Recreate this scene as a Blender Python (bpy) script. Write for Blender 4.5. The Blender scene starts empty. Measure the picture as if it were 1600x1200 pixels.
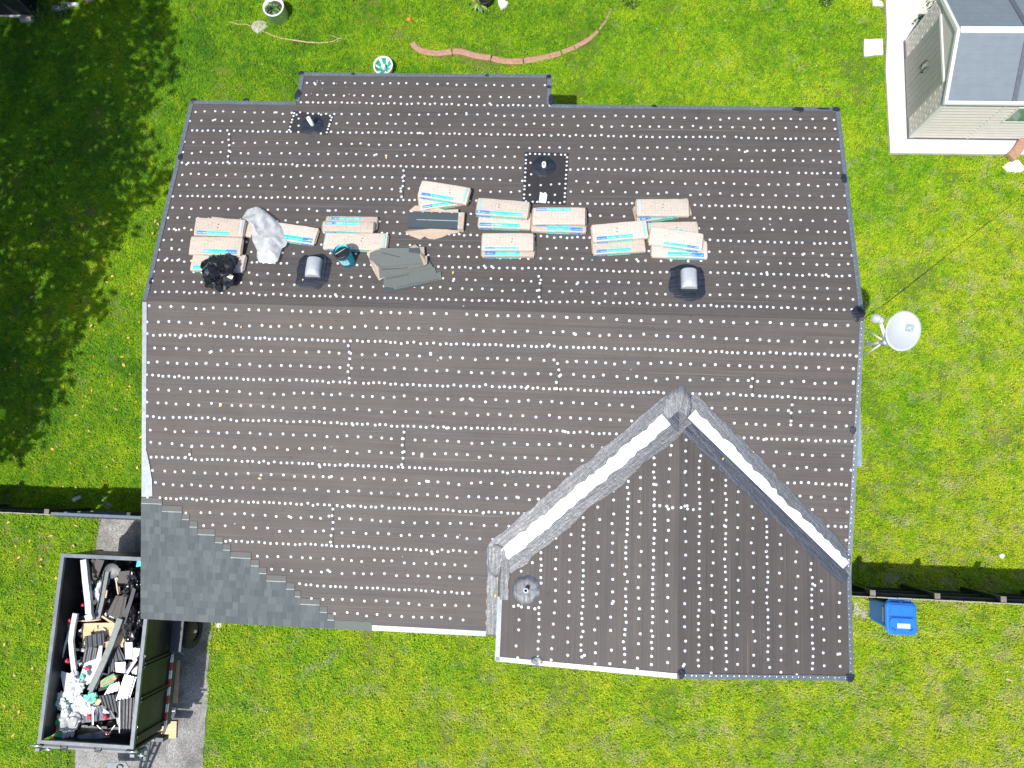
import bpy, bmesh, math, random
import numpy as np
from mathutils import Vector, Matrix, Euler, noise as mnoise
R_ = random.Random(7)
PI = math.pi
scene = bpy.context.scene
COL = scene.collection

# ------------------------------------------------------------------ camera, sky, sun, exposure
cam = bpy.data.cameras.new('camera'); camo = bpy.data.objects.new('camera', cam); COL.objects.link(camo)
cam.sensor_fit = 'HORIZONTAL'; cam.sensor_width = 36.0; cam.lens = 25.875
cam.clip_start = 0.1; cam.clip_end = 500
m3 = Matrix([[0.997808, -0.032626, 0.057576], [0.040601, 0.988848, -0.143287], [-0.052259, 0.145311, 0.988005]])
camo.matrix_world = Matrix.Translation((7.9332, -3.3165, 16.8762)) @ m3.to_4x4()
scene.camera = camo
SUN = Vector((-0.238, -0.385, 1.0)).normalized()
world = bpy.data.worlds.new('World'); scene.world = world; world.use_nodes = True
wn = world.node_tree.nodes; wn.clear()
sky = wn.new('ShaderNodeTexSky'); sky.sky_type = 'NISHITA'; sky.sun_disc = False
sky.sun_elevation = math.asin(SUN.z); sky.sun_rotation = math.atan2(SUN.x, SUN.y)
sky.air_density = 1.0; sky.dust_density = 1.5
bg = wn.new('ShaderNodeBackground'); bg.inputs[1].default_value = 0.15
wo = wn.new('ShaderNodeOutputWorld')
world.node_tree.links.new(sky.outputs[0], bg.inputs[0]); world.node_tree.links.new(bg.outputs[0], wo.inputs[0])
sl = bpy.data.lights.new('sun', 'SUN'); sl.energy = 4.2; sl.angle = math.radians(0.8); sl.color = (1.0, 0.965, 0.91)
so = bpy.data.objects.new('sun', sl); COL.objects.link(so); so.rotation_euler = SUN.to_track_quat('Z', 'Y').to_euler()
so.location = (-10, -15, 40)
scene.view_settings.view_transform = 'Standard'; scene.view_settings.look = 'None'
scene.view_settings.exposure = 0.40; scene.view_settings.gamma = 1.0; scene.view_settings.use_curve_mapping = False
scene.cycles.max_bounces = 6; scene.cycles.transparent_max_bounces = 12

# ------------------------------------------------------------------ materials
class NT:
    def __init__(s, name):
        s.m = bpy.data.materials.new(name); s.m.use_nodes = True
        s.n = s.m.node_tree.nodes; s.l = s.m.node_tree.links
        s.b = s.n['Principled BSDF']; s.out = s.n['Material Output']
    def new(s, t, **kw):
        n = s.n.new(t)
        for k, v in kw.items(): setattr(n, k, v)
        return n
    def link(s, a, b): s.l.new(a, b)
    def pos(s): return s.new('ShaderNodeNewGeometry').outputs['Position']
    def obj(s): return s.new('ShaderNodeTexCoord').outputs['Object']
    def mapping(s, vec, scale=(1, 1, 1), rot=(0, 0, 0), loc=(0, 0, 0)):
        m = s.new('ShaderNodeMapping'); m.inputs['Scale'].default_value = scale; m.inputs['Rotation'].default_value = rot
        m.inputs['Location'].default_value = loc
        s.link(vec, m.inputs[0]); return m.outputs[0]
    def noise(s, vec, scale, detail=3, rough=0.55, dist=0.0):
        n = s.new('ShaderNodeTexNoise'); n.inputs['Scale'].default_value = scale; n.inputs['Detail'].default_value = detail
        n.inputs['Roughness'].default_value = rough; n.inputs['Distortion'].default_value = dist
        s.link(vec, n.inputs['Vector']); return n.outputs['Fac']
    def ramp(s, fac, stops):
        r = s.new('ShaderNodeValToRGB'); e = r.color_ramp.elements
        while len(e) < len(stops): e.new(0.5)
        for i, (p, c) in enumerate(stops):
            e[i].position = p; e[i].color = (*c, 1) if isinstance(c, tuple) else (c, c, c, 1)
        s.link(fac, r.inputs[0]); return r.outputs[0]
    def mix(s, fac, a, b, blend='MIX'):
        m = s.new('ShaderNodeMix', data_type='RGBA', blend_type=blend)
        for sock, v in ((m.inputs[0], fac), (m.inputs[6], a), (m.inputs[7], b)):
            if isinstance(v, (int, float)): sock.default_value = v
            elif isinstance(v, tuple): sock.default_value = (*v, 1)
            else: s.link(v, sock)
        return m.outputs[2]
    def math(s, op, a, b=0.0):
        m = s.new('ShaderNodeMath', operation=op)
        for sock, v in ((m.inputs[0], a), (m.inputs[1], b)):
            if isinstance(v, (int, float)): sock.default_value = v
            else: s.link(v, sock)
        return m.outputs[0]
    def bump(s, h, strength=0.3, dist=0.01):
        b = s.new('ShaderNodeBump'); b.inputs['Strength'].default_value = strength; b.inputs['Distance'].default_value = dist
        s.link(h, b.inputs['Height']); s.link(b.outputs[0], s.b.inputs['Normal'])
    def set(s, col=None, rough=None, metal=None, spec=None):
        for key, v in (('Base Color', col), ('Roughness', rough), ('Metallic', metal), ('Specular IOR Level', spec)):
            if v is None: continue
            if isinstance(v, tuple): s.b.inputs[key].default_value = (*v, 1)
            elif isinstance(v, (int, float)): s.b.inputs[key].default_value = v
            else: s.link(v, s.b.inputs[key])
        return s

def simple(name, col, rough=0.5, metal=0.0, var=0.18, scale=14, spec=None, bump=0.0, dirt=None):
    """a plain coated surface with mottling and a little relief"""
    t = NT(name); p = t.obj()
    n = t.noise(p, scale, 4); lo = tuple(c * (1 - var) for c in col); hi = tuple(min(1, c * (1 + var)) for c in col)
    c = t.ramp(n, [(0.3, lo), (0.7, hi)])
    if dirt:
        d = t.ramp(t.noise(p, scale * 0.35, 5, 0.65, 0.4), [(0.55, 0.0), (0.75, 1.0)])
        c = t.mix(t.math('MULTIPLY', d, 0.7), c, dirt)
    r = t.ramp(t.noise(p, scale * 1.7, 3), [(0.3, max(0.02, rough - 0.08)), (0.7, min(1, rough + 0.08))])
    t.set(c, r, metal, spec)
    if bump: t.bump(t.noise(p, scale * 3, 4), bump, 0.01)
    return t.m

M = {}
# roofing felt: fine parallel lines along the roll, a sheen from its plastic film
def felt(name, axis, base, lines=1.0, seed=0.0):
    t = NT(name); p = t.pos()
    sc = (0.5, 60, 60) if axis == 'x' else (60, 0.5, 0.5)
    fine = t.noise(t.mapping(p, sc, loc=(seed, seed, 0)), 1.0, 3, 0.7)
    sc2 = (0.12, 9, 9) if axis == 'x' else (9, 0.12, 0.12)
    broad = t.noise(t.mapping(p, sc2, loc=(seed, seed, 0)), 1.0, 3, 0.6)
    blot = t.noise(p, 1.3, 5, 0.6)
    spots = t.ramp(t.noise(p, 7, 4, 0.7), [(0.60, 0.0), (0.74, 1.0)])
    c = t.ramp(fine, [(0.25, tuple(v * (1 - 0.34 * lines) for v in base)), (0.75, tuple(v * (1 + 0.34 * lines) for v in base))])
    c = t.mix(t.math('MULTIPLY', t.ramp(broad, [(0.35, 0.0), (0.7, 1.0)]), 0.4), c, tuple(v * b for v, b in zip(base, (1.42, 1.3, 1.18))))
    c = t.mix(t.math('MULTIPLY', t.ramp(blot, [(0.4, 0.0), (0.7, 1.0)]), 0.3), c, tuple(v * 0.6 for v in base))
    c = t.mix(t.math('MULTIPLY', spots, 0.28), c, (0.012, 0.012, 0.014))
    # thin pale scuff lines
    sc3 = (0.25, 26, 26) if axis == 'x' else (26, 0.25, 0.25)
    scuff = t.ramp(t.noise(t.mapping(p, sc3, loc=(3 + seed, 5, 0)), 1.0, 1, 0.5), [(0.71, 0.0), (0.76, 1.0)])
    c = t.mix(t.math('MULTIPLY', scuff, 0.30), c, tuple(min(1, v * 2.6) for v in base))
    t.set(c, t.ramp(t.noise(p, 1.1, 4), [(0.3, 0.55), (0.7, 0.58)]), 0.0, 0.17)
    t.bump(t.math('ADD', t.math('MULTIPLY', fine, 0.25), t.math('MULTIPLY', t.noise(p, 1.6, 2), 1.0)), 0.05, 0.02)
    return t.m
M['felt_x'] = felt('roofing_felt_lengthwise', 'x', (0.086, 0.077, 0.071))
M['felt_y'] = felt('roofing_felt_crosswise', 'y', (0.080, 0.072, 0.067), 1.1, 4.0)
M['felt_patch'] = felt('roofing_felt_patch', 'y', (0.036, 0.035, 0.036), 0.5, 9.0)
M['cap'] = simple('white_plastic_cap', (0.64, 0.66, 0.69), 0.5, var=0.12)
# trowelled roof cement: black, streaky, shiny at a low angle to the sun
def tar(name, along, base=(0.016, 0.021, 0.032), r=(0.40, 0.54), ior=1.9):
    t = NT(name); p = t.pos()
    ang = math.atan2(along[1], along[0])
    v = t.mapping(t.mapping(p, rot=(0, 0, -ang)), (1.7, 17, 8))
    n = t.noise(v, 1.0, 6, 0.65, 1.3); n2 = t.noise(p, 16, 5, 0.6)
    c = t.ramp(n, [(0.3, tuple(b * 0.3 for b in base)), (0.72, tuple(b * 2.2 for b in base))])
    t.set(c, t.ramp(n2, [(0.3, r[0]), (0.7, r[1])]), 0.0, 0.5); t.b.inputs['IOR'].default_value = ior
    t.bump(t.math('ADD', n, t.math('MULTIPLY', n2, 0.35)), 0.62, 0.022)
    return t.m
M['tar_l'] = tar('roof_cement_left_valley', (3.24, 2.91))
M['tar_r'] = tar('roof_cement_right_valley', (3.24, -2.91))
M['tar_v'] = tar('roof_cement_sidewall', (0, 1), (0.03, 0.036, 0.045))
M['tar'] = tar('roof_cement_round', (1, 0.1), (0.009, 0.012, 0.021), (0.46, 0.56), 1.5)
# coated metal trim
def metal(name, col, rough, metallic=0.85, dirt=0.25, scale=9):
    t = NT(name); p = t.pos()
    n = t.noise(p, scale, 4); n2 = t.noise(p, scale * 5, 3)
    c = t.ramp(n, [(0.3, tuple(v * (1 - dirt) for v in col)), (0.7, col)])
    t.set(c, t.ramp(n2, [(0.3, rough - 0.06), (0.7, rough + 0.06)]), metallic, 0.5)
    t.bump(n, 0.08, 0.01)
    return t.m
M['trim'] = metal('grey_drip_edge_metal', (0.19, 0.215, 0.235), 0.42, 0.45)
M['valley_metal'] = metal('valley_metal_glare', (0.82, 0.84, 0.85), 0.42, 0.35, 0.05)  # same slate metal as the trim, sun glare painted in as near-white
M['hood'] = simple('aluminium_hood_paint', (0.50, 0.52, 0.53), 0.36, 0.35, var=.06)
M['galv'] = metal('galvanised_metal', (0.75, 0.78, 0.80), 0.30, 0.9, 0.12)
M['vent_pipe'] = simple('pale_plastic_pipe', (0.72, 0.75, 0.78), 0.4, var=0.06)
M['dark_hole'] = simple('dark_pipe_bore', (0.01, 0.01, 0.012), 0.8)
# architectural shingles, several granule blends, plus shade painted dark on the tab edges
def shingle(name, base):
    t = NT(name); p = t.pos()
    g = t.noise(p, 170, 2, 0.7); b = t.noise(p, 5, 3)
    c = t.ramp(g, [(0.25, tuple(v * 0.6 for v in base)), (0.75, tuple(v * 1.45 for v in base))])
    c = t.mix(t.math('MULTIPLY', b, 0.3), c, tuple(v * 0.75 for v in base))
    t.set(c, 0.78, 0.0, 0.3); t.bump(g, 0.4, 0.004)
    return t.m
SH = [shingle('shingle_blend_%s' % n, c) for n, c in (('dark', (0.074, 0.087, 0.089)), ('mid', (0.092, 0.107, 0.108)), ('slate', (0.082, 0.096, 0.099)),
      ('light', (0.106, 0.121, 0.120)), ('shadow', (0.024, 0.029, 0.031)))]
M['headlap'] = shingle('shingle_headlap', (0.115, 0.115, 0.106))
M['nail_line'] = simple('pale_nail_line', (0.27, 0.31, 0.30), 0.6)
M['starter'] = shingle('starter_shingle', (0.118, 0.135, 0.12))
M['loose'] = shingle('loose_shingle', (0.128, 0.140, 0.128))
M['loose_dark'] = shingle('loose_shingle_face', (0.060, 0.075, 0.085))
# kraft wrapper with printed text columns
def paper(name, base, ink=0.5):
    t = NT(name); p = t.obj()
    f = t.noise(p, 30, 4); c = t.ramp(f, [(0.3, tuple(v * 0.88 for v in base)), (0.7, tuple(min(1, v * 1.08) for v in base))])
    if ink:
        br = t.new('ShaderNodeTexBrick'); br.offset = 0.0
        br.inputs['Scale'].default_value = 1.0; br.inputs['Mortar Size'].default_value = 0.008; br.inputs['Brick Width'].default_value = 0.06
        br.inputs['Row Height'].default_value = 0.055; br.inputs['Color1'].default_value = (0, 0, 0, 1); br.inputs['Color2'].default_value = (1, 1, 1, 1)
        br.inputs['Mortar'].default_value = (0, 0, 0, 1); br.inputs['Bias'].default_value = 0.1
        t.link(p, br.inputs['Vector'])
        w = t.noise(t.mapping(p, (95, 40, 1)), 1.0, 2, 0.8)
        k = t.math('MULTIPLY', t.ramp(w, [(0.40, 0.0), (0.52, 1.0)]), br.outputs['Color'])
        c = t.mix(t.math('MULTIPLY', k, ink), c, (0.36, 0.29, 0.26))
    d = t.ramp(t.noise(p, 6, 5, 0.7, 0.5), [(0.55, 0.0), (0.8, 1.0)])
    c = t.mix(t.math('MULTIPLY', d, 0.25), c, (0.45, 0.36, 0.27))
    oi = t.new('ShaderNodeObjectInfo'); tone = t.ramp(oi.outputs['Random'], [(0., (.84, .82, .78)), (.5, (1., .99, .97)), (1., (1.1, 1.1, 1.1))]); c = t.mix(1.0, c, tone, 'MULTIPLY')
    t.set(c, 0.75, 0, 0.25); t.bump(t.noise(p, 12, 5, .7), 0.6, 0.015)
    return t.m
M['paper'] = paper('kraft_wrapper', (0.54, 0.472, 0.40), 0.6)
M['paper_plain'] = paper('kraft_wrapper_end', (0.44, 0.355, 0.27), 0.0)
M['teal'] = simple('teal_print', (0.03, 0.50, 0.43), 0.55, var=0.15, scale=40)
M['blue'] = simple('blue_print', (0.03, 0.20, 0.50), 0.55, var=0.15, scale=40)
M['pale_blue'] = simple('pale_blue_print', (0.30, 0.55, 0.66), 0.55, var=0.15, scale=40)
M['white_print'] = simple('white_print', (0.60, 0.64, 0.62), 0.55, var=0.04)
M['hole'] = simple('punched_hole', (0.05, 0.045, 0.04), 0.9)
M['stucco'] = simple('pale_stucco', (0.55, 0.53, 0.48), 0.85, var=0.08, bump=0.3)
M['soffit'] = simple('soffit_board', (0.5, 0.5, 0.5), 0.7)
M['black_paint'] = simple('black_fence_paint', (0.016, 0.02, 0.019), 0.5, var=0.4, scale=8)
M['weathered'] = simple('weathered_board_top', (0.30, 0.28, 0.23), 0.8, var=0.3, scale=20)
M['post_top'] = simple('post_end_grain', (0.17, 0.15, 0.11), 0.8, var=0.25)
M['blue_grey'] = simple('blue_grey_paint', (0.09, 0.12, 0.16), 0.5, var=0.2)

# ------------------------------------------------------------------ object helpers
def Wm(o):
    return (Wm(o.parent) @ o.matrix_parent_inverse @ o.matrix_basis) if o.parent else o.matrix_basis.copy()
def attach(o, parent):
    """keep the object's coordinates, hang it under parent"""
    inv = Wm(parent).inverted(); o.parent = parent; o.matrix_parent_inverse = inv
def tag(o, label=None, cat=None, group=None, kind=None):
    if label: o['label'] = label
    if cat: o['category'] = cat
    if group: o['group'] = group
    if kind: o['kind'] = kind
    return o
def thing(name, label, cat, loc=(0, 0, 0), group=None, mat=None):
    o = bpy.data.objects.new(name, None); COL.objects.link(o); o.empty_display_size = 0.2
    o.matrix_basis = mat if mat is not None else Matrix.Translation(loc)
    return tag(o, label, cat, group)
class MB:
    def __init__(s): s.v = []; s.f = []; s.mi = []; s.sm = []
    def add(s, vs, fs, mi=0, smooth=False):
        k = len(s.v); s.v += [tuple(v) for v in vs]
        for f in fs: s.f.append(tuple(i + k for i in f)); s.mi.append(mi); s.sm.append(smooth)
    def box(s, lo, hi, mi=0, mat=None):
        x0, y0, z0 = lo; x1, y1, z1 = hi
        vs = [Vector(p) for p in ((x0, y0, z0), (x1, y0, z0), (x1, y1, z0), (x0, y1, z0), (x0, y0, z1), (x1, y0, z1), (x1, y1, z1), (x0, y1, z1))]
        if mat is not None: vs = [mat @ v for v in vs]
        s.add(vs, [(3, 2, 1, 0), (4, 5, 6, 7), (0, 1, 5, 4), (1, 2, 6, 5), (2, 3, 7, 6), (3, 0, 4, 7)], mi)
    def prism(s, top, down, mi=0, side=None):
        """polygon (list of 3D points, counter-clockwise from outside) extruded by the vector down"""
        n = len(top); d = Vector(down); top = [Vector(p) for p in top]
        s.add(top + [p + d for p in top], [tuple(range(n)), tuple(range(2 * n - 1, n - 1, -1))], mi)
        k = len(s.v) - 2 * n
        for i in range(n):
            j = (i + 1) % n; s.f.append((k + j, k + i, k + n + i, k + n + j)); s.mi.append(mi if side is None else side); s.sm.append(False)
    def tube(s, path, r, n=8, mi=0, cap=True, smooth=True):
        path = [Vector(p) for p in path]; rs = r if isinstance(r, (list, tuple)) else [r] * len(path)
        vs = []; up = Vector((0, 0, 1))
        for i, p in enumerate(path):
            d = (path[min(i + 1, len(path) - 1)] - path[max(i - 1, 0)]).normalized()
            a = d.cross(up if abs(d.dot(up)) < 0.95 else Vector((1, 0, 0))).normalized(); b = a.cross(d).normalized()
            vs += [p + rs[i] * (math.cos(2 * PI * k / n) * a + math.sin(2 * PI * k / n) * b) for k in range(n)]
        fs = [(i * n + k, i * n + (k + 1) % n, (i + 1) * n + (k + 1) % n, (i + 1) * n + k) for i in range(len(path) - 1) for k in range(n)]
        s.add(vs, fs, mi, smooth)
        if cap:
            k0 = len(s.v) - len(vs)
            s.f.append(tuple(k0 + i for i in range(n))[::-1]); s.mi.append(mi); s.sm.append(False)
            s.f.append(tuple(k0 + len(vs) - n + i for i in range(n))); s.mi.append(mi); s.sm.append(False)
    def lathe(s, prof, n=24, mi=0, mat=None, smooth=True, closed=False):
        vs = []
        for r, z in prof: vs += [Vector((r * math.cos(2 * PI * k / n), r * math.sin(2 * PI * k / n), z)) for k in range(n)]
        if mat is not None: vs = [mat @ v for v in vs]
        fs = [(i * n + k, i * n + (k + 1) % n, (i + 1) * n + (k + 1) % n, (i + 1) * n + k) for i in range(len(prof) - 1) for k in range(n)]
        s.add(vs, fs, mi, smooth)
    def build(s, name, mats, parent=None, local=False, fix=True):
        me = bpy.data.meshes.new(name); me.from_pydata(s.v, [], s.f)
        for m in (mats if isinstance(mats, (list, tuple)) else [mats]): me.materials.append(m)
        me.polygons.foreach_set('material_index', s.mi); me.polygons.foreach_set('use_smooth', s.sm)
        if fix:
            bm = bmesh.new(); bm.from_mesh(me); bmesh.ops.recalc_face_normals(bm, faces=bm.faces); bm.to_mesh(me); bm.free()
        me.update()
        o = bpy.data.objects.new(name, me); COL.objects.link(o)
        if parent is not None:
            if local: o.parent = parent
            else: attach(o, parent)
        return o
def link_copy(name, me, parent, mat):
    o = bpy.data.objects.new(name, me); COL.objects.link(o); o.parent = parent; o.matrix_basis = mat; return o
def structure(o): o['kind'] = 'structure'; return o

# ------------------------------------------------------------------ the ground
def ground_mat():
    t = NT('lawn_soil'); p = t.pos()
    n = t.noise(p, 0.6, 5); f = t.noise(p, 30, 4, 0.7)
    c = t.ramp(f, [(0.3, (0.05, 0.10, 0.010)), (0.7, (0.15, 0.22, 0.025))])
    c = t.mix(t.math('MULTIPLY', t.ramp(n, [(0.5, 0.0), (0.72, 1.0)]), 0.6), c, (0.20, 0.15, 0.09))
    t.set(c, 0.9, 0, 0.1); t.bump(f, 0.6, 0.03); return t.m
g = MB(); g.add([(-120, -120, 0), (140, -120, 0), (140, 130, 0), (-120, 130, 0)], [(0, 1, 2, 3)])
structure(g.build('ground', ground_mat()))

def asphalt():
    t = NT('worn_asphalt'); p = t.pos()
    f = t.noise(p, 45, 4, 0.75); b = t.noise(p, 1.7, 5, 0.6, 0.5); m = t.noise(p, 14, 4, 0.7)
    c = t.ramp(f, [(0.3, (0.09, 0.09, 0.085)), (0.5, (0.26, 0.255, 0.24)), (0.70, (0.52, 0.51, 0.48))])
    c = t.mix(t.math('MULTIPLY', t.ramp(b, [(0.35, 1.0), (0.6, 0.0)]), 0.6), c, (0.055, 0.052, 0.048))
    c = t.mix(t.math('MULTIPLY', t.ramp(m, [(0.6, 0.0), (0.8, 1.0)]), 0.3), c, (0.09, 0.10, 0.04))
    t.set(c, 0.85, 0, 0.2); t.bump(f, 0.6, 0.01); return t.m
def ragged(pts, step=0.25, amp=0.05, seed=1):
    r = random.Random(seed); out = []
    for i in range(len(pts)):
        a, b = Vector(pts[i]), Vector(pts[(i + 1) % len(pts)]); k = max(1, int((b - a).length / step))
        for j in range(k):
            q = a.lerp(b, j / k); out.append((q.x + r.uniform(-amp, amp), q.y + r.uniform(-amp, amp), q.z))
    return out
def sheet(name, pts, mat, z): 
    b = MB(); pp = [(p[0], p[1], z) for p in pts]; b.prism(pp, (0, 0, -0.03)); return b.build(name, mat)
DRIVE = [(-2.53, -4.25, 0), (-2.52, -5.2, 0), (-2.40, -9.9, 0), (-2.3, -16, 0), (0.75, -16, 0), (0.52, -9.6, 0), (0.45, -8.0, 0), (0.40, -6.5, 0), (0.36, -4.25, 0)]
structure(sheet('driveway', ragged(DRIVE[::1], 0.3, 0.05), asphalt(), 0.012))
M['concrete'] = simple('bleached_concrete', (0.55, 0.535, 0.50), 0.85, var=0.10, scale=2.2, dirt=(0.34, 0.31, 0.24), bump=0.2)
M['white_concrete'] = simple('white_concrete', (0.66, 0.65, 0.62), 0.85, var=0.10, scale=9, dirt=(0.40, 0.36, 0.28), bump=0.4)
M['gravel'] = simple('pale_gravel', (0.34, 0.31, 0.27), 0.9, var=0.45, scale=40, bump=0.8)
b = MB(); b.prism([(15.64, 4.90, 0.1), (22, 4.93, 0.1), (22, 10.2, 0.1), (15.66, 10.2, 0.1), (15.66, 7.93, 0.1), (15.60, 7.0, 0.1)], (0, 0, -0.09))
SLAB = structure(b.build('concrete_slab', M['concrete']))
BARE = [[(14.579, -5.318, 0.000), (14.876, -5.358, 0.000), (14.894, -5.679, 0.000), (14.784, -5.752, 0.000), (14.554, -5.750, 0.000)], [(-2.602, -3.832, 0.000), (-2.499, -3.784, 0.000), (-2.362, -3.896, 0.000), (-2.166, -3.977, 0.000), (-2.246, -4.083, 0.000), (-2.494, -4.079, 0.000)], [(-5.009, -3.931, 0.000), (-4.790, -3.922, 0.000), (-4.727, -4.142, 0.000), (-4.974, -4.167, 0.000)],
        [(15.163, -4.830, 0.000), (15.302, -4.742, 0.000), (15.518, -4.773, 0.000), (15.623, -4.876, 0.000), (15.416, -4.981, 0.000), (15.213, -4.977, 0.000)], [(16.326, -4.844, 0.000), (16.518, -4.767, 0.000), (16.702, -4.867, 0.000), (16.832, -4.955, 0.000), (16.429, -4.960, 0.000)]]
for i, pts in enumerate(BARE):
    structure(sheet('bare_earth', ragged(pts, 0.1, 0.03, i + 3), M['gravel'], 0.008))

# ------------------------------------------------------------------ the house
HR = 3.5; TP = 0.196622; TG = 0.176589
L_ = 13.5; DB = 4.6156; DF = 6.0714; YV = 4.6113; YG = 6.4568; XG = 10.2554; XL = 7.0109; DBU = 5.3676; XB0, XB1, XE0 = 2.2872, 7.6550, 6.9505
ZV = HR - YV * TP; ZR = ZV + TG * (L_ - XG); YA = -(HR - ZR) / TP
zb = lambda x, y: HR - TP * y
zf = lambda x, y: HR + TP * y
zgr = lambda x, y: ZR - TG * (x - XG)
zgl = lambda x, y: ZR + TG * (x - XG)
def unit_normal(zfun):
    dx = zfun(1, 0) - zfun(0, 0); dy = zfun(0, 1) - zfun(0, 0); return Vector((-dx, -dy, 1)).normalized()
def on(zfun, x, y, h=0.0):
    return Vector((x, y, zfun(x, y))) + unit_normal(zfun) * h
def frame(zfun, x, y, h=0.0, rot=0.0):
    """matrix at a point of a roof plane: local z is the plane's normal, local x runs level along world X"""
    n = unit_normal(zfun); u = Vector((1, 0, 0)); u = (u - n * u.dot(n)).normalized(); v = n.cross(u)
    m = Matrix((u, v, n)).transposed().to_4x4(); m.translation = on(zfun, x, y, h)
    return m @ Matrix.Rotation(rot, 4, 'Z')

house = thing('house', 'single storey house with a half shingled low pitched black roof', 'house', (6.7, -1, 0))
w = MB()
def extr(profile, axis, a, b):
    k = len(profile)
    if axis == 'x': A = [(a, p, q) for p, q in profile]; Bq = [(b, p, q) for p, q in profile]
    else: A = [(p, a, q) for p, q in profile]; Bq = [(p, b, q) for p, q in profile]
    w.add(A + Bq, [tuple(range(k)), tuple(range(2 * k - 1, k - 1, -1))] + [(i, k + i, k + (i + 1) % k, (i + 1) % k) for i in range(k)])
extr([(-4.3, 0), (4.31, 0), (4.31, zb(0, 4.31) - .17), (0, HR - .17), (-4.3, zf(0, -4.3) - .17)], 'x', 0.36, 13.16)
extr([(-5.7, 0), (-4.2, 0), (-4.2, zf(0, -4.2) - .19), (-5.7, zf(0, -5.7) - .19)], 'x', 0.37, 6.99)
extr([(4.2, 0), (5.05, 0), (5.05, zb(0, 5.05) - .18), (4.2, zb(0, 4.2) - .18)], 'x', 2.62, 7.32)
extr([(7.06, 0), (13.15, 0), (13.15, ZV - .1), (XG, ZR - .16), (7.06, ZV - .1)], 'y', -6.12, -4.25)
w.build('wall', M['stucco'], house)

deck = MB()
def slab(poly, zfun, t=0.12):
    top = [Vector((x, y, zfun(x, y))) for x, y in poly]; deck.prism(top, (0, 0, -t))
POLY_B = [(0, 0), (13.5, 0), (13.5, DB), (XB1, DB), (XB1, DBU), (XB0, DBU), (XB0, DB), (0, DB)]
POLY_F = [(0, 0), (0, -DF), (XE0, -DF), (XL, -YV), (XG, YA), (13.5, -YV), (13.5, 0)]
POLY_F_DECK = [(0, 0), (0, -DF), (XE0 + .06, -DF), (XE0 + .06, -YV), (13.5, -YV), (13.5, 0)]
POLY_GR = [(XG, YA), (XG, -YG), (13.5, -YG), (13.5, -YV)]
POLY_GL = [(XG, YA), (XL, -YV), (XL, -YG), (XG, -YG)]
slab(POLY_B[::1], zb); slab(POLY_F_DECK, zf); slab(POLY_GR, zgr); slab(POLY_GL, zgl)
roof = deck.build('roof', M['black_paint'], house)

def cut_strip(poly, zfun, axis, lo, hi, h_lo, h_hi, down=0.006):
    """the part of a roof plane between two lines, lying h_lo..h_hi above it, with a thin edge"""
    bm = bmesh.new(); bm.faces.new([bm.verts.new((x, y, 0)) for x, y in poly])
    ax = Vector((1, 0, 0)) if axis == 'x' else Vector((0, 1, 0))
    for val, sg in ((lo, -1), (hi, 1)):
        geom = bm.verts[:] + bm.edges[:] + bm.faces[:]
        bmesh.ops.bisect_plane(bm, geom=geom, plane_co=ax * val, plane_no=ax * sg, clear_outer=True)
    if not bm.faces: bm.free(); return []
    edges = [e for e in bm.edges if len(e.link_faces) == 1]
    ret = bmesh.ops.extrude_edge_only(bm, edges=edges)
    low = {v for v in ret['geom'] if isinstance(v, bmesh.types.BMVert)}
    for v in bm.verts:
        c = v.co.x if axis == 'x' else v.co.y; f = (c - lo) / (hi - lo)
        h = h_lo + (h_hi - h_lo) * f; x, y = v.co.x, v.co.y
        v.co.z = zfun(x, y) + h - (down if v in low else 0)
    bm.normal_update()
    for f in bm.faces:
        if f.normal.z < -0.5: f.normal_flip()
    bm.verts.index_update(); seen = set(); out = []
    for v0 in bm.verts:                       # one mesh for each separate piece of the roll
        if v0.index in seen: continue
        stack = [v0]; isl = set()
        while stack:
            v = stack.pop()
            if v.index in isl: continue
            isl.add(v.index); stack += [e.other_vert(v) for e in v.link_edges]
        seen |= isl; ids = sorted(isl); mp = {k: i for i, k in enumerate(ids)}; bm.verts.ensure_lookup_table()
        b = MB(); b.v = [tuple(bm.verts[k].co) for k in ids]
        for f in bm.faces:
            if f.verts[0].index in isl: b.f.append(tuple(mp[v.index] for v in f.verts)); b.mi.append(0); b.sm.append(False)
        out.append(b)
    bm.free(); return out
def underlay(poly, zfun, axis, bounds, mat, up_sign):
    """rolls of felt lapped shingle-fashion; up_sign tells which way is uphill"""
    for a, c in zip(bounds[:-1], bounds[1:]):
        lo, hi = min(a, c), max(a, c)
        hl, hh = (0.012, 0.006) if up_sign > 0 else (0.006, 0.012)
        for b in cut_strip(poly, zfun, axis, lo, hi, hl, hh): b.build('underlayment_sheet', mat, roof, fix=False)
FR = [-0.63 - .775 * k for k in range(0, 7)]
BR = [0.20, 0.87, 1.56, 2.31, 3.09, 3.88, 4.61]
GLD = [9.82, 9.35, 8.57, 7.80, 7.20]; GRD = [10.64, 11.14, 11.91, 12.74]
fy = [0.0] + FR + [-DF]
vl = lambda y: XL + (XG - XL) * (y + YV) / (YA + YV)        # the left and right valley lines
vr = lambda y: 13.5 - (13.5 - XG) * (y + YV) / (YA + YV)
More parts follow.
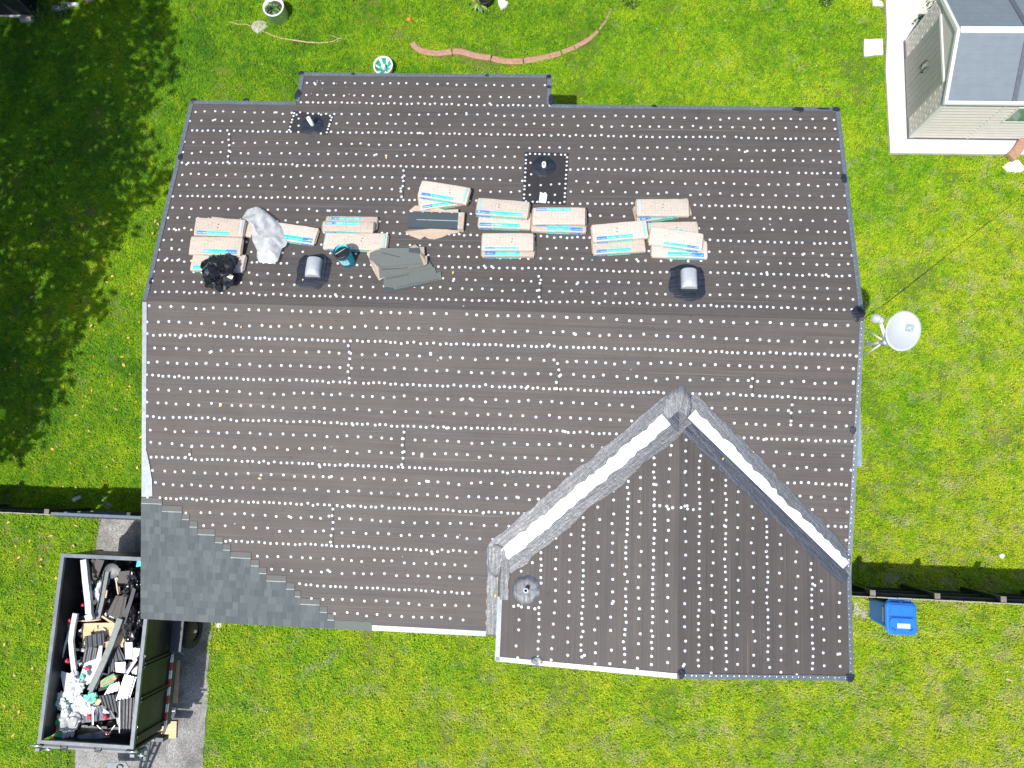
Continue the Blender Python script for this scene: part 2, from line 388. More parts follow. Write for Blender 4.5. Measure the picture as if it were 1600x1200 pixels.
for hi, lo in zip(fy[:-1], fy[1:]):
    if lo > YA: polys = [[(0, hi), (0, lo), (13.5, lo), (13.5, hi)]]
    elif hi > YA: polys = [[(0, hi), (0, lo), (vl(lo), lo), (XG, YA), (vr(lo), lo), (13.5, lo), (13.5, hi)]]
    elif lo > -YV: polys = [[(0, hi), (0, lo), (vl(lo), lo), (vl(hi), hi)], [(vr(hi), hi), (vr(lo), lo), (13.5, lo), (13.5, hi)]]
    elif hi > -YV: polys = [[(0, hi), (0, lo), (XE0, lo), (XL, -YV), (vl(hi), hi)], [(vr(hi), hi), (13.5, -YV), (13.5, hi)]]
    else: polys = [[(0, hi), (0, lo), (XE0, lo), (XE0, hi)]]
    for pl in polys:
        b = MB(); b.prism([on(zf, x, y, 0.012 if abs(y - lo) < 1e-6 else 0.006) for x, y in pl], unit_normal(zf) * -0.006); b.build('underlayment_sheet', M['felt_x'], roof)
underlay(POLY_B, zb, 'y', [0.0] + BR[:-1] + [4.59, 5.5], M['felt_x'], -1)
underlay(POLY_GL, zgl, 'x', [XG] + [9.80, 9.33, 8.55, 7.78, 6.9], M['felt_y'], 1)
underlay(POLY_GR, zgr, 'x', [XG] + [10.66, 11.16, 11.93, 12.76, 13.6], M['felt_y'], -1)
# the ridge lap: top roll folded over the ridge
for b in cut_strip(POLY_B, zb, 'y', 0.0, 0.17, 0.014, 0.014): b.build('ridge_lap', M['felt_x'], roof, fix=False)

# end laps: short cross seams
def lap(zfun, axis, p0, p1, mat, w=0.006):
    b = MB(); a, c = Vector(p0), Vector(p1); d = (c - a).normalized(); s = Vector((-d.y, d.x, 0)) * w; n = unit_normal(zfun)
    q = [on(zfun, p.x, p.y, 0.0155) for p in (a - s, a + s, c + s, c - s)]
    b.prism(q[::-1] if (q[1] - q[0]).cross(q[2] - q[1]).z < 0 else q, n * -0.006); b.build('end_lap', mat, roof)
LAPS = [(zb, [(1.011, 3.866, 2.740), (1.119, 3.059, 2.899)]), (zb, [(4.773, 3.049, 2.900), (4.808, 2.325, 3.043)]), (zb, [(7.618, 0.788, 3.345), (7.627, 0.221, 3.457)]),
        (zf, [(4.042, -0.663, 3.370), (4.056, -1.389, 3.227)]), (zf, [(5.133, -2.238, 3.060), (5.125, -2.971, 2.916)]), (zf, [(3.778, -3.739, 2.765), (3.792, -4.495, 2.616)]), (zf, [(11.587, -1.022, 3.299), (11.584, -1.462, 3.212)]), (zf, [(12.301, -1.473, 3.210), (12.299, -1.913, 3.124)]),
        (zf, [(7.998, -0.877, 3.328), (8.005, -1.452, 3.215)]), (zf, [(0.979, -2.655, 2.978), (0.969, -2.948, 2.920)])]
for zfun, (p0, p1) in LAPS: lap(zfun, 'y', p0, p1, M['felt_patch'])

# square felt patches around the two plumbing vents
def patch(zfun, pts, mat, h=0.016, name='felt_patch'):
    b = MB(); q = [on(zfun, p[0], p[1], h) for p in pts]; b.prism(q, unit_normal(zfun) * -0.008); return b.build(name, mat, roof)
PATCH1 = [(7.181, 3.469, 2.818), (7.183, 2.288, 3.050), (8.040, 2.263, 3.055), (8.073, 3.454, 2.821)]
PATCH2 = [(2.267, 4.396, 2.636), (2.212, 3.869, 2.739), (3.073, 3.819, 2.749), (3.144, 4.296, 2.655)]
patch(zb, PATCH1, M['felt_patch']); patch(zb, PATCH2, M['felt_patch'])

# ---- plastic nail caps
def cap_mesh(r):
    b = MB(); n = 8
    ring0 = [(r * math.cos(2 * PI * k / n), r * math.sin(2 * PI * k / n), 0) for k in range(n)]
    ring1 = [(r * .78 * math.cos(2 * PI * k / n), r * .78 * math.sin(2 * PI * k / n), 0.006) for k in range(n)]
    b.add(ring0 + ring1, [(k, (k + 1) % n, n + (k + 1) % n, n + k) for k in range(n)] + [tuple(range(n, 2 * n))])
    return b
CAPS = []
BLOCK = []          # circles (x, y, r) kept clear, e.g. roof cement
def add_cap(zfun, x, y, r): CAPS.append((zfun, x, y, r))
def inside(poly, x, y):
    c = False; n = len(poly)
    for i in range(n):
        x0, y0 = poly[i][:2]; x1, y1 = poly[(i + 1) % n][:2]
        if (y0 > y) != (y1 > y) and x < (x1 - x0) * (y - y0) / (y1 - y0) + x0: c = not c
    return c
def vdist(x, y):
    """distance to the nearer valley line"""
    best = 9
    for ax, ay, bx, by in ((XL, -YV, XG, YA), (13.5, -YV, XG, YA), (XL - .12, -YV, XL - .12, -DF)):
        dx, dy = bx - ax, by - ay; t = max(0, min(1, ((x - ax) * dx + (y - ay) * dy) / (dx * dx + dy * dy)))
        best = min(best, math.hypot(x - ax - t * dx, y - ay - t * dy))
    return best
COURSES = [3.84, 3.70, 3.55, 3.17, 3.05, 2.88, 2.49, 2.34, 2.18, 1.77, 1.62, 1.46, 1.11, 0.95, 0.80, 0.40]     # where each course ends, from the eave up
def shingled(x, y):
    k = int((y + 6.09) / 0.1385)
    return any(0 <= j < len(COURSES) and x < COURSES[j] + 0.05 for j in (k, k - 1)) or y < -5.90 and x < 4.6
def clear(x, y, poly, m=0.07):
    if not all(inside(poly, x + dx, y + dy) for dx, dy in ((m, 0), (-m, 0), (0, m), (0, -m))): return False
    return all(math.hypot(x - bx, y - by) > br for bx, by, br in BLOCK)
CR = random.Random(11)
def row(zfun, poly, axis, c, step, r, test=None, amp=0.012):
    lo, hi = (0, 13.5) if axis == 'x' else (-6.5, 5.4)
    t = lo + CR.uniform(0.05, step); ph = CR.uniform(0, 50)
    while t < hi:
        off = c + 0.022 * mnoise.noise(Vector((t * 0.5, c * 3 + ph, 0))) + CR.gauss(0, amp)
        x, y = (t, off) if axis == 'x' else (off, t)
        if clear(x, y, poly) and (test is None or test(x, y)):
            add_cap(zfun, x, y, r)
            if CR.random() < 0.035: add_cap(zfun, x + CR.uniform(-.045, .045), y + CR.uniform(-.04, .04), r)
        t += step * CR.uniform(0.78, 1.24) * (1.5 if CR.random() < 0.02 else 1)
# cement discs around pipes and hoods
PIPES = [(zb, (2.729, 4.051, 2.704), 0.26, 0.27), (zb, (7.582, 3.130, 2.884), 0.26, 0.14), (zgl, (7.528, -5.135, 2.685), 0.27, 0.16)]
for z_, p, rr, hh in PIPES: BLOCK.append((p[0], p[1], rr + .03))
HOODS = [(3.222, 0.726, 3.357), (10.354, 0.675, 3.367)]
for p in HOODS: BLOCK.append((p[0], p[1], 0.42))
okF = lambda x, y: vdist(x, y) > 0.36 and not shingled(x, y)
for k, c in enumerate([-0.10, -0.38] + [v for q in FR for v in (q, q - .25, q - .51)]):
    dense = any(abs(c - q) < 1e-6 for q in FR)
    row(zf, POLY_F, 'x', c, 0.108 if dense else 0.205, 0.028, okF, 0.009 if dense else 0.014)
inP = lambda x, y: not inside(PATCH1, x, y) and not inside(PATCH2, x, y)
for a, c in zip([-.5] + BR[:-1], BR):
    row(zb, POLY_B, 'x', c, 0.125, 0.027, inP, 0.008)
    if a > 0:
        for f in (0.33, 0.64): row(zb, POLY_B, 'x', a + (c - a) * f, 0.20, 0.026, inP, 0.012)
for c in (4.80, 5.12): row(zb, POLY_B, 'x', c, 0.20, 0.026, inP, 0.01)
okG = lambda x, y: vdist(x, y) > 0.33
for c in GLD[:-1]: row(zgl, POLY_GL, 'y', c, 0.115, 0.028, okG, 0.01)
for c in (7.42, 8.06, 8.34, 8.83, 9.10, 9.59, 10.08): row(zgl, POLY_GL, 'y', c, 0.21, 0.028, okG, 0.014)
for c in GRD: row(zgr, POLY_GR, 'y', c, 0.118, 0.027, okG, 0.01)
for c in (10.38, 10.88, 11.36, 11.65, 12.16, 12.45, 12.95, 13.27): row(zgr, POLY_GR, 'y', c, 0.21, 0.027, okG, 0.012)
for zfun, (p0, p1) in LAPS:
    nk = max(2, round((Vector(p1) - Vector(p0)).length / .13))
    for k in range(nk):
        q = Vector(p0).lerp(Vector(p1), (k + .5) / nk); add_cap(zfun, q.x + CR.gauss(-.02, .015), q.y, 0.028)
for pts, nn in ((PATCH1, (11, 7, 11, 8)), (PATCH2, (6, 5, 6, 5))):
    for i in range(4):
        a, c = Vector(pts[i]), Vector(pts[(i + 1) % 4]); mid = sum((Vector(p) for p in pts), Vector()) / 4
        for k in range(nn[i]):
            q = a.lerp(c, (k + CR.uniform(.2, .6)) / nn[i]); q = q.lerp(mid, 0.07)
            if all(math.hypot(q.x - bx, q.y - by) > br - .02 for bx, by, br in BLOCK): add_cap(zb, q.x, q.y, 0.026)
for p in [(7.305, 2.697, 2.970), (7.533, 2.701, 2.969), (7.736, 2.720, 2.965), (7.901, 2.738, 2.962), (7.327, 2.479, 3.013), (7.820, 2.489, 3.011), (7.308, 3.215, 2.868), (7.332, 2.947, 2.920), (2.350, 4.301, 2.654), (2.406, 4.205, 2.673), (2.432, 4.030, 2.708)]: add_cap(zb, p[0], p[1], 0.026)
for p in [(9.827, -3.482, 3.091), (9.929, -3.477, 3.109), (10.053, -3.483, 3.131), (10.155, -3.502, 3.149)]: add_cap(zgl, p[0], p[1], 0.03)
for p in [(10.303, -3.495, 3.158), (10.422, -3.514, 3.137), (10.529, -3.521, 3.118)]: add_cap(zgr, p[0], p[1], 0.028)
for p in [(7.311, -5.454, 2.646), (7.456, -5.454, 2.672), (7.588, -5.456, 2.695), (7.709, -5.470, 2.717), (7.719, -4.408, 2.718), (7.630, -4.637, 2.703), (7.509, -4.645, 2.681)]: add_cap(zgl, p[0], p[1], 0.03)
camp = camo.location
CAPS.sort(key=lambda c: (Vector((c[1], c[2], c[0](c[1], c[2]))) - camp).length - (0.8 if c[0] is zf else 0))
cm30 = {}
for r in (0.030, 0.028, 0.027, 0.026):
    o = cap_mesh(r); me = bpy.data.meshes.new('nail_cap'); me.from_pydata(o.v, [], o.f); me.materials.append(M['cap']); cm30[r] = me
SURF = 0.0135
rinv = Wm(roof).inverted()
for zfun, x, y, r in CAPS[:300]:
    link_copy('nail_cap', cm30[r], roof, rinv @ frame(zfun, x, y, SURF, CR.uniform(0, 1)))
b = MB()
for zfun, x, y, r in CAPS[300:]:
    mm = frame(zfun, x, y, SURF, CR.uniform(0, 1)); o = cap_mesh(r); b.add([mm @ Vector(v) for v in o.v], o.f)
tag(b.build('nail_caps', M['cap'], roof, fix=False), 'rows of small white plastic nail caps over the black felt', kind='stuff')

# ---- shingles already laid on the front left corner
def lay_shingles():
    r = random.Random(5); E = 0.1385; HH = 0.280; Y0 = -6.09
    NT_ = unit_normal(zf)
    def P(x, s, h): return on(zf, x, Y0 + s, h)
    for k, xr in enumerate(COURSES):
        s0 = k * E; x1 = xr
        while x1 > 0.01:
            x0 = max(-0.015, x1 - 1.0); 
            if x0 < 0.25: x0 = -0.015
            b = MB(); hs = lambda s: 0.030 - 0.040 * s
            # body: exposed face in tabs, then the nail line and the headlap
            xx = x0; up = r.random() < .5; last = -1
            while xx < x1 - 1e-4:
                wv = r.uniform(0.07, 0.19); xe = min(x1, xx + wv)
                if x1 - xe < 0.05: xe = x1
                lift = 0.0035 if up else 0.0
                mi = r.choice([i for i in (0, 1, 1, 2, 2, 3) if i != last]); last = mi
                a, c = P(xx, s0, hs(0) + lift), P(xe, s0, hs(0) + lift); d, e = P(xe, s0 + E + .02, hs(E + .02) + lift), P(xx, s0 + E + .02, hs(E + .02) + lift)
                b.prism([a, c, d, e], NT_ * -0.006, mi, 4); up = not up; xx = xe
            b.prism([P(x0, s0 + E + .018, hs(E) + .001), P(x1, s0 + E + .018, hs(E) + .001), P(x1, s0 + E + .034, hs(E + .03) + .001), P(x0, s0 + E + .034, hs(E + .03) + .001)], NT_ * -0.004, 6)
            top = s0 + HH
            b.prism([P(x0, s0 + E + .034, hs(E + .034)), P(x1, s0 + E + .034, hs(E + .034)), P(x1, top, hs(HH)), P(x0, top, hs(HH))], NT_ * -0.004, 5)
            b.build('shingle', SH + [M['headlap'], M['nail_line']], roof)
            x1 = x0
    # starter strip along the eave beyond the last full course
    b = MB(); b.prism([P(3.75, 0, 0.02), P(4.57, 0, 0.02), P(4.57, 0.165, 0.017), P(3.75, 0.165, 0.017)], NT_ * -0.005)
    b.build('starter_shingle', M['starter'], roof)
lay_shingles()

# ---- valleys: metal between swaths of trowelled cement
def ribbon(zfun, A, Bp, off0, off1, h, mat, name, nseg=26, rag=0.03, seed=0, cols=5, ridge=0.006, taper=1.0):
    """strip along A->B lying between signed offsets on one roof plane, with ragged edges and trowel ridges"""
    r = random.Random(seed); A, Bp = Vector((*A, 0)), Vector((*Bp, 0)); d = (Bp - A); s = Vector((-d.y, d.x, 0)).normalized()
    n = unit_normal(zfun); vs = []; fs = []; cols += 1
    for i in range(nseg + 1):
        t = i / nseg; q = A + d * t; tp_ = taper + (1 - taper) * t
        e0 = off0 + (r.uniform(-rag, rag) if abs(off0) > 0.012 else 0) + rag * mnoise.noise(Vector((t * 6, seed, 1)))*(abs(off0) > .012)
        e1 = off1 + (r.uniform(-rag, rag) if abs(off1) > 0.012 else 0) + rag * mnoise.noise(Vector((t * 6, seed, 5)))*(abs(off1) > .012)
        e0 *= tp_; e1 *= tp_
        for j in range(cols):
            f = j / (cols - 1); o = e0 + (e1 - e0) * f
            hh = h + ridge * (0.5 + 0.5 * mnoise.noise(Vector((t * 9, j * 1.7, seed)))) * (0 < j < cols - 1)
            p = q + s * o; p.x = min(p.x, 13.492); vs.append(on(zfun, p.x, max(p.y, -6.06) if zfun is zf else p.y, hh))
    fs = [(i * cols + j, i * cols + j + 1, (i + 1) * cols + j + 1, (i + 1) * cols + j) for i in range(nseg) for j in range(cols - 1)]
    # thin skirt so the strip has an edge
    b = MB(); b.add(vs, fs, 0, ridge > 0)
    for j in (0, cols - 1):
        e = [vs[i * cols + j] for i in range(nseg + 1)]
        b.add(e + [p - n * (h - 0.004) for p in e], [(i, i + 1, nseg + 2 + i, nseg + 1 + i) for i in range(nseg)])
    o = b.build(name, mat, roof, fix=False); return o
LA, LB = (XL, -YV), (XG, YA); RA, RB = (13.5, -YV), (XG, YA)
ribbon(zf, LA, LB, 0.0, 0.36, 0.020, M['tar_l'], 'roof_cement', 34, 0.025, 1)
ribbon(zgl, LA, LB, 0.0, -0.36, 0.020, M['tar_l'], 'roof_cement', 34, 0.025, 2)
ribbon(zf, RA, RB, 0.0, -0.44, 0.020, M['tar_r'], 'roof_cement', 34, 0.035, 3, taper=.68)
ribbon(zgr, RA, RB, 0.0, 0.30, 0.020, M['tar_r'], 'roof_cement', 34, 0.035, 4, taper=.8)
def span(A, B_, t0, t1): return ((A[0] + (B_[0] - A[0]) * t0, A[1] + (B_[1] - A[1]) * t0), (A[0] + (B_[0] - A[0]) * t1, A[1] + (B_[1] - A[1]) * t1))
ribbon(zf, *span(LA, LB, .03, .93), 0.004, 0.12, 0.036, M['valley_metal'], 'valley_metal', 40, 0.026, 5, 1, 0)
ribbon(zgl, *span(LA, LB, .03, .93), -0.004, -0.12, 0.036, M['valley_metal'], 'valley_metal', 40, 0.026, 6, 1, 0)
ribbon(zf, *span(RA, RB, .045, .95), 0.002, -0.185, 0.036, M['valley_metal'], 'valley_metal', 44, 0.035, 7, 1, 0, taper=.75)
# cement knot at the head of the valleys
def blob(zfun, cx, cy, rx, ry, h, mat, name, seed=0, n=30, rough=0.12, dome=0.02, cut=None, sq=1.0):
    r = random.Random(seed); vs = [on(zfun, cx, cy, h + dome)]; rings = 5
    for i in range(1, rings + 1):
        for k in range(n):
            a = 2 * PI * k / n; q = i / rings
            rr = q * (1 + rough * mnoise.noise(Vector((math.cos(a) * 2.2, math.sin(a) * 2.2, seed * 3.1))) * 2 * q + r.uniform(-.02, .02) * q)
            x, y = cx + rx * rr * math.copysign(abs(math.cos(a)) ** sq, math.cos(a)), cy + ry * rr * math.copysign(abs(math.sin(a)) ** sq, math.sin(a))
            if cut: x, y = cut(x, y)
            hh = h + dome * (1 - q * q) + (0.008 * mnoise.noise(Vector((x * 14, y * 14, seed))) if i < rings else -h + 0.005)
            vs.append(on(zfun, x, y, hh))
    fs = [(0, 1 + k, 1 + (k + 1) % n) for k in range(n)]
    fs += [(1 + i * n + k, 1 + (i + 1) * n + k, 1 + (i + 1) * n + (k + 1) % n, 1 + i * n + (k + 1) % n) for i in range(rings - 1) for k in range(n)]
    b = MB(); b.add(vs, fs, 0, True); return b.build(name, mat, roof)
blob(zf, XG - .02, YA + .04, 0.30, 0.40, 0.026, M['tar_v'], 'roof_cement', 21, 36, .2, .010, lambda x, y: (x, max(y, YA - .22)))
# cement up the wall joint left of the gable
ribbon(zf, (XL - .02, -DF + .03), (XL - .02, -YV + .15), 0.0, 0.215, 0.024, M['tar_v'], 'roof_cement', 22, 0.02, 9)
blob(zf, XL - .05, -YV - .02, 0.24, 0.36, 0.032, M['tar_v'], 'roof_cement', 23, 30, .12, .008)
ribbon(zgl, (XL + .03, -5.35), (XL + .03, -YV + .1), 0.0, -0.16, 0.024, M['tar_v'], 'roof_cement', 14, 0.02, 10)
# smears
blob(zgl, 7.78, -6.40, 0.13, 0.10, 0.02, M['tar_v'], 'roof_cement', 32, 20, .15, .006)

# ---- drip edges
def drip(zfun, a, c, name='drip_edge', wid=0.075, mat=None, side=1):
    """L-shaped trim along an edge a->c: a flange on the roof (to the side given) and a face hanging over the edge"""
    mat = mat or M['trim']; a, c = Vector((*a, 0)), Vector((*c, 0)); d = (c - a).normalized(); s = Vector((-d.y, d.x, 0)) * side; n = unit_normal(zfun)
    o = s * -0.012
    b = MB(); q = [on(zfun, p.x, p.y, 0.022) for p in (a + o, c + o, c + s * wid, a + s * wid)]
    b.prism(q, n * -0.007)
    e0, e1 = q[0] - n * .0072, q[1] - n * .0072; t = s * 0.006
    b.prism([e0, e1, e1 + t, e0 + t], Vector((0, 0, -0.10)))
    return b.build(name, mat, roof)
NAILS = []
def runs(zfun, pts, side, wid=0.075):
    for a, c in zip(pts[:-1], pts[1:]):
        av, cv = Vector((*a, 0)), Vector((*c, 0)); k = max(1, round((cv - av).length / 3.05))
        for i in range(k):
            drip(zfun, av.lerp(cv, i / k)[:2], av.lerp(cv, (i + 1) / k)[:2], wid=wid, side=side)
        d = (cv - av).normalized(); s = Vector((-d.y, d.x, 0)) * side
        for i in range(int((cv - av).length / 0.11)):
            q = av + d * (0.11 * i + CR.uniform(0, .05)) + s * (wid * CR.uniform(.45, .7)); NAILS.append((zfun, q.x, q.y))
runs(zb, [(0, 0.02), (0, DB)], -1); runs(zb, [(0.0, DB), (XB0 + .01, DB)], -1); runs(zb, [(XB0, DB), (XB0, DBU)], -1); runs(zb, [(XB0, DBU), (XB1, DBU)], -1)
runs(zb, [(XB1, DBU), (XB1, DB)], -1); runs(zb, [(XB1, DB), (13.5, DB)], -1); runs(zb, [(13.5, DB), (13.5, 0.02)], -1)
runs(zf, [(0, -3.72), (0, -0.02)], -1); runs(zf, [(13.5, -0.02), (13.5, -YV)], -1)
runs(zf, [(XE0 - .17, -DF), (4.58, -DF)], -1, 0.09)
runs(zgl, [(XL, -YG), (XL, -5.3)], -1); runs(zgl, [(XG, -YG), (XL, -YG)], -1); runs(zgr, [(13.5, -YG), (XG, -YG)], -1); runs(zgr, [(13.5, -YV), (13.5, -YG)], -1)
b = MB()
for zfun, x, y in NAILS:
    mm = frame(zfun, x, y, 0.0222); n = 5; rr = 0.009
    b.add([mm @ Vector((rr * math.cos(2 * PI * k / n), rr * math.sin(2 * PI * k / n), .003)) for k in range(n)] + [mm @ Vector((0, 0, .006))], [(k, (k + 1) % n, n) for k in range(n)])
tag(b.build('nail_heads', M['galv'], roof, fix=False), 'small bright nail heads along the drip edges', kind='stuff')
# membrane curled at the left rake above the shingles
b = MB(); b.prism([on(zf, x, y, .028) for x, y in ((0.07, -3.72), (0.21, -3.70), (0.20, -3.4), (0.15, -3.1), (0.09, -2.85), (0.07, -2.8))], Vector((0, 0, -.006)))
b.build('flashing_strip', M['trim'], roof)
# dabs of black cement at corners and joints of the trim
for i, (zfun, p, rx, ry) in enumerate([(zb, (2.299, 4.820, 2.552), .07, .15), (zb, (7.670, 4.740, 2.568), .06, .16), (zb, (12.692, 4.568, 2.602), .14, .07), (zb, (13.494, 4.579, 2.600), .09, .07), (zb, (13.472, 2.962, 2.918), .06, .12),
        (zb, (13.407, 0.132, 3.474), .12, .16), (zb, (0.029, 3.224, 2.866), .05, .10), (zb, (1.200, 4.659, 2.584), .07, .05), (zb, (9.792, 4.608, 2.594), .07, .04), (zb, (3.420, 5.347, 2.449), .05, .04), (zb, (6.295, 5.343, 2.449), .05, .04),
        (zb, (0.013, 4.644, 2.587), .07, .05), (zb, (2.286, 5.369, 2.444), .07, .06), (zb, (7.597, 5.324, 2.453), .06, .06), (zb, (-0.046, 0.408, 3.420), .03, .09), (zf, (13.417, -1.966, 3.113), .06, .08), (zgr, (13.439, -6.411, 2.604), .10, .09), (zgr, (10.326, -6.392, 3.154), .07, .10),
        (zb, (7.619, 5.063, 2.505), .05, .05), (zb, (13.178, 4.590, 2.597), .16, .03)]):
    blob(zfun, min(13.44, max(.06, p[0])), p[1], rx, ry, 0.026, M['tar'], 'cement_dab', 40 + i, 18, .2, .006)

# ---- plumbing vents and exhaust hoods
for i, (zfun, p, rr, hh) in enumerate(PIPES):
    col = blob(zfun, p[0], p[1], rr, rr * (1.02 if i < 2 else 1.0), 0.028, M['tar'] if i < 2 else M['tar_v'], 'pipe_collar', 60 + i, 34, .09, .008)
    z0 = zfun(p[0], p[1]); r = 0.042
    b = MB(); mm = Matrix.Translation((p[0], p[1], z0))
    b.lathe([(r, 0), (r, hh + .03), (r * .72, hh + .03), (r * .72, hh - .05)], 18, 0, mm); b.lathe([(r * .72, hh - .05), (0.001, hh - .05)], 18, 1, mm)
    b.build('vent_pipe', [M['vent_pipe'], M['dark_hole']], house)
for i, p in enumerate(HOODS):
    blob(zb, p[0], p[1] - .01, 0.345, 0.37, 0.024, M['tar'], 'hood_collar', 70 + i, 44, .09, .006, None, .62)
    mm = frame(zb, p[0] + .02, p[1] + .03, 0.02)
    b = MB(); rings = []
    for y, sc_, up_ in ((-.19, .55, .03), (-.165, .86, .012), (-.10, 1.0, .0), (.15, 1.0, .0), (.175, .93, .0)):
        rings.append([mm @ Vector((.15 * (math.copysign(abs(math.cos(a)) ** .85, math.cos(a))), y, .025 + sc_ * .16 * abs(math.sin(a)) ** .9)) for a in [PI * k / 14 for k in range(15)]])
    k = 15; b.add([v for r_ in rings for v in r_], [(i_ * k + j_, i_ * k + j_ + 1, (i_ + 1) * k + j_ + 1, (i_ + 1) * k + j_) for i_ in range(4) for j_ in range(14)], 0, True)
    b.add(rings[0], [tuple(range(15))]); b.add(rings[-1], [tuple(range(15))])
    hood = b.build('exhaust_hood', M['hood'], house)
    b = MB(); b.prism([mm @ Vector(v) for v in ((-.22, -.23, .022), (.22, -.23, .022), (.22, .23, .022), (-.22, .23, .022))], Vector((0, 0, -.006))); b.build('hood_flange', M['tar'], hood)
    b = MB(); b.prism([mm @ Vector(v) for v in ((-.12, .176, .03), (.12, .176, .03), (.12, .176, .12), (-.12, .176, .12))], Vector((0, .006, 0))); b.build('louvre', M['dark_hole'], hood)
# a bent length of pale blue trim standing out from the right rake
b = MB(); q = [on(zf, 13.5, y, -0.02) for y in (-1.55, -2.62)]
b.prism([q[0] + Vector((.015, 0, 0)), q[1] + Vector((.015, 0, 0)), q[1] + Vector((.16, 0, -.10)), q[0] + Vector((.05, 0, -.03))], (0, 0, -.006))
b.build('loose_trim', simple('pale_blue_trim', (0.34, 0.44, 0.50), 0.4, 0.3), house)

# ------------------------------------------------------------------ things on the roof
def bundle(label, a, c, h, wid=0.37, T=0.105, edge=-1, first='blue', ends=(1, 0), dots=True, tilt=0.0, side_band=True, top_band=True, twist=0.0, group='wrapped bundles of shingles on the back roof slope', bw=0.066, frac=(0.06, 0.72)):
    """paper-wrapped bundle of shingles whose middle line runs a->c; h is the height of its underside above the felt"""
    a, c = Vector(a), Vector(c); Ln = (c - a).length; mid = (a + c) / 2
    n = unit_normal(zb); u = (c - a); u = (u - n * u.dot(n)).normalized(); v = n.cross(u)
    m = Matrix((u, v, n)).transposed().to_4x4(); m.translation = on(zb, mid.x, mid.y, h)
    m = m @ Matrix.Rotation(tilt, 4, 'X') @ Matrix.Rotation(twist, 4, 'Y')
    t = thing('shingle_bundle', label, 'shingle bundle', group=group, mat=m)
    sd = R_.uniform(0, 90); nx = 12; hw = wid / 2
    def top(x, y): return T * (1 - 0.10 * (abs(x) / (Ln / 2)) ** 6) + 0.006 * mnoise.noise(Vector((x * 5 + sd, y * 7, 0))) - 0.012 * (abs(y) / hw) ** 4
    ys = [-1, -.86, -.45, 0, .45, .86, 1]; vs = []; b = MB()
    for i in range(nx + 1):
        f = i / nx; x = (f - .5) * Ln; jit = 0.007 * mnoise.noise(Vector((x * 6, sd, 3)))
        sec = [(-hw + .012 + jit, 0.002), (-hw - .002 + jit, T * .45)]
        sec += [(hw * y + jit, top(x, hw * y)) for y in ys]
        sec += [(hw + .002 + jit, T * .45), (hw - .012 + jit, 0.002)]
        ex = (0.014 * mnoise.noise(Vector((sd, f * 3, 9))) if i in (0, nx) else 0)
        vs += [(x + ex + (.010 * mnoise.noise(Vector((p * 9, sd, i))) if i in (0, nx) else 0), p, q) for p, q in sec]
    k = len(ys) + 4
    fs = [(i * k + j, (i + 1) * k + j, (i + 1) * k + (j + 1) % k, i * k + (j + 1) % k) for i in range(nx) for j in range(k)]
    b.add(vs, fs, 0); b.add(vs[:k], [tuple(range(k))], 1); b.add(vs[-k:], [tuple(range(k))], 1)
    # folded paper ends
    for sx in (-1, 1):
        x = sx * Ln / 2
        b.add([(x, -hw + .02, .01), (x, hw - .02, .01), (x + sx * .02, hw - .05, T * .55), (x + sx * .02, -hw + .05, T * .55)], [(0, 1, 2, 3)], 1)
        b.add([(x, -hw + .01, T - .015), (x, hw - .01, T - .015), (x + sx * .024, hw - .04, T * .5), (x + sx * .024, -hw + .04, T * .5)], [(0, 1, 2, 3)], 1)
    b.build('wrapper', [M['paper'], M['paper_plain']], t, local=True)
    def band(x0, x1, y0, y1, mat, name):
        b = MB(); seg = max(2, int((x1 - x0) / .07)); vs = []
        for i in range(seg + 1):
            x = x0 + (x1 - x0) * i / seg
            for y in (y0, (y0 + y1) / 2, y1): vs.append((x, y, top(x, y) + .0032))
        b.add(vs, [(i * 3 + j, (i + 1) * 3 + j, (i + 1) * 3 + j + 1, i * 3 + j + 1) for i in range(seg) for j in range(2)], 0)
        x = x0 + .012; wsp = y1 - y0
        while x < x1 - .015:            # blocky lettering, too small to read
            l = R_.uniform(.006, .017)
            if R_.random() < .82:
                hgt = R_.uniform(.3, .5) * wsp; yy = y0 + wsp * .26
                z = top(x, yy) + .0045; b.add([(x, yy, z), (x + l, yy, z), (x + l, yy + hgt, z), (x, yy + hgt, z)], [(0, 1, 2, 3)], 1)
            x += l + R_.uniform(.003, .008)
        return b.build(name, [mat, M['white_print']], t, local=True)
    def sband(x0, x1, z0, z1, mat):
        yy = -hw - .008; b = MB()
        b.add([(x0, yy, z0), (x1, yy, z0), (x1, yy + .002, z1), (x0, yy + .002, z1)], [(0, 1, 2, 3)], 0)
        x = x0 + .01
        while x < x1 - .015:
            l = R_.uniform(.006, .017)
            if R_.random() < .8: b.add([(x, yy - .0015, z0 + .012), (x + l, yy - .0015, z0 + .012), (x + l, yy - .0015, z0 + .03), (x, yy - .0015, z0 + .03)], [(0, 1, 2, 3)], 1)
            x += l + R_.uniform(.003, .008)
        b.build('side_band', [mat, M['white_print']], t, local=True)
    x0, x1 = (frac[0] - .5) * Ln, (frac[1] - .5) * Ln
    if first == 'teal': x0, x1 = -x1, -x0
    sp = x0 + (x1 - x0) * .30 if first == 'blue' else x0 + (x1 - x0) * .66
    if top_band:
        yc = edge * (hw * .86 - bw / 2)
        for (p, q, mt) in ((x0, sp - .004, 'blue' if first == 'blue' else 'teal'), (sp + .004, x1, 'teal' if first == 'blue' else 'blue')):
            band(p, q, yc - bw / 2, yc + bw / 2, M[mt], 'printed_band')
        if edge: band(x0, x1, yc + bw * .54 * -edge - .003, yc + bw * .54 * -edge + .003, M['pale_blue'], 'printed_line')
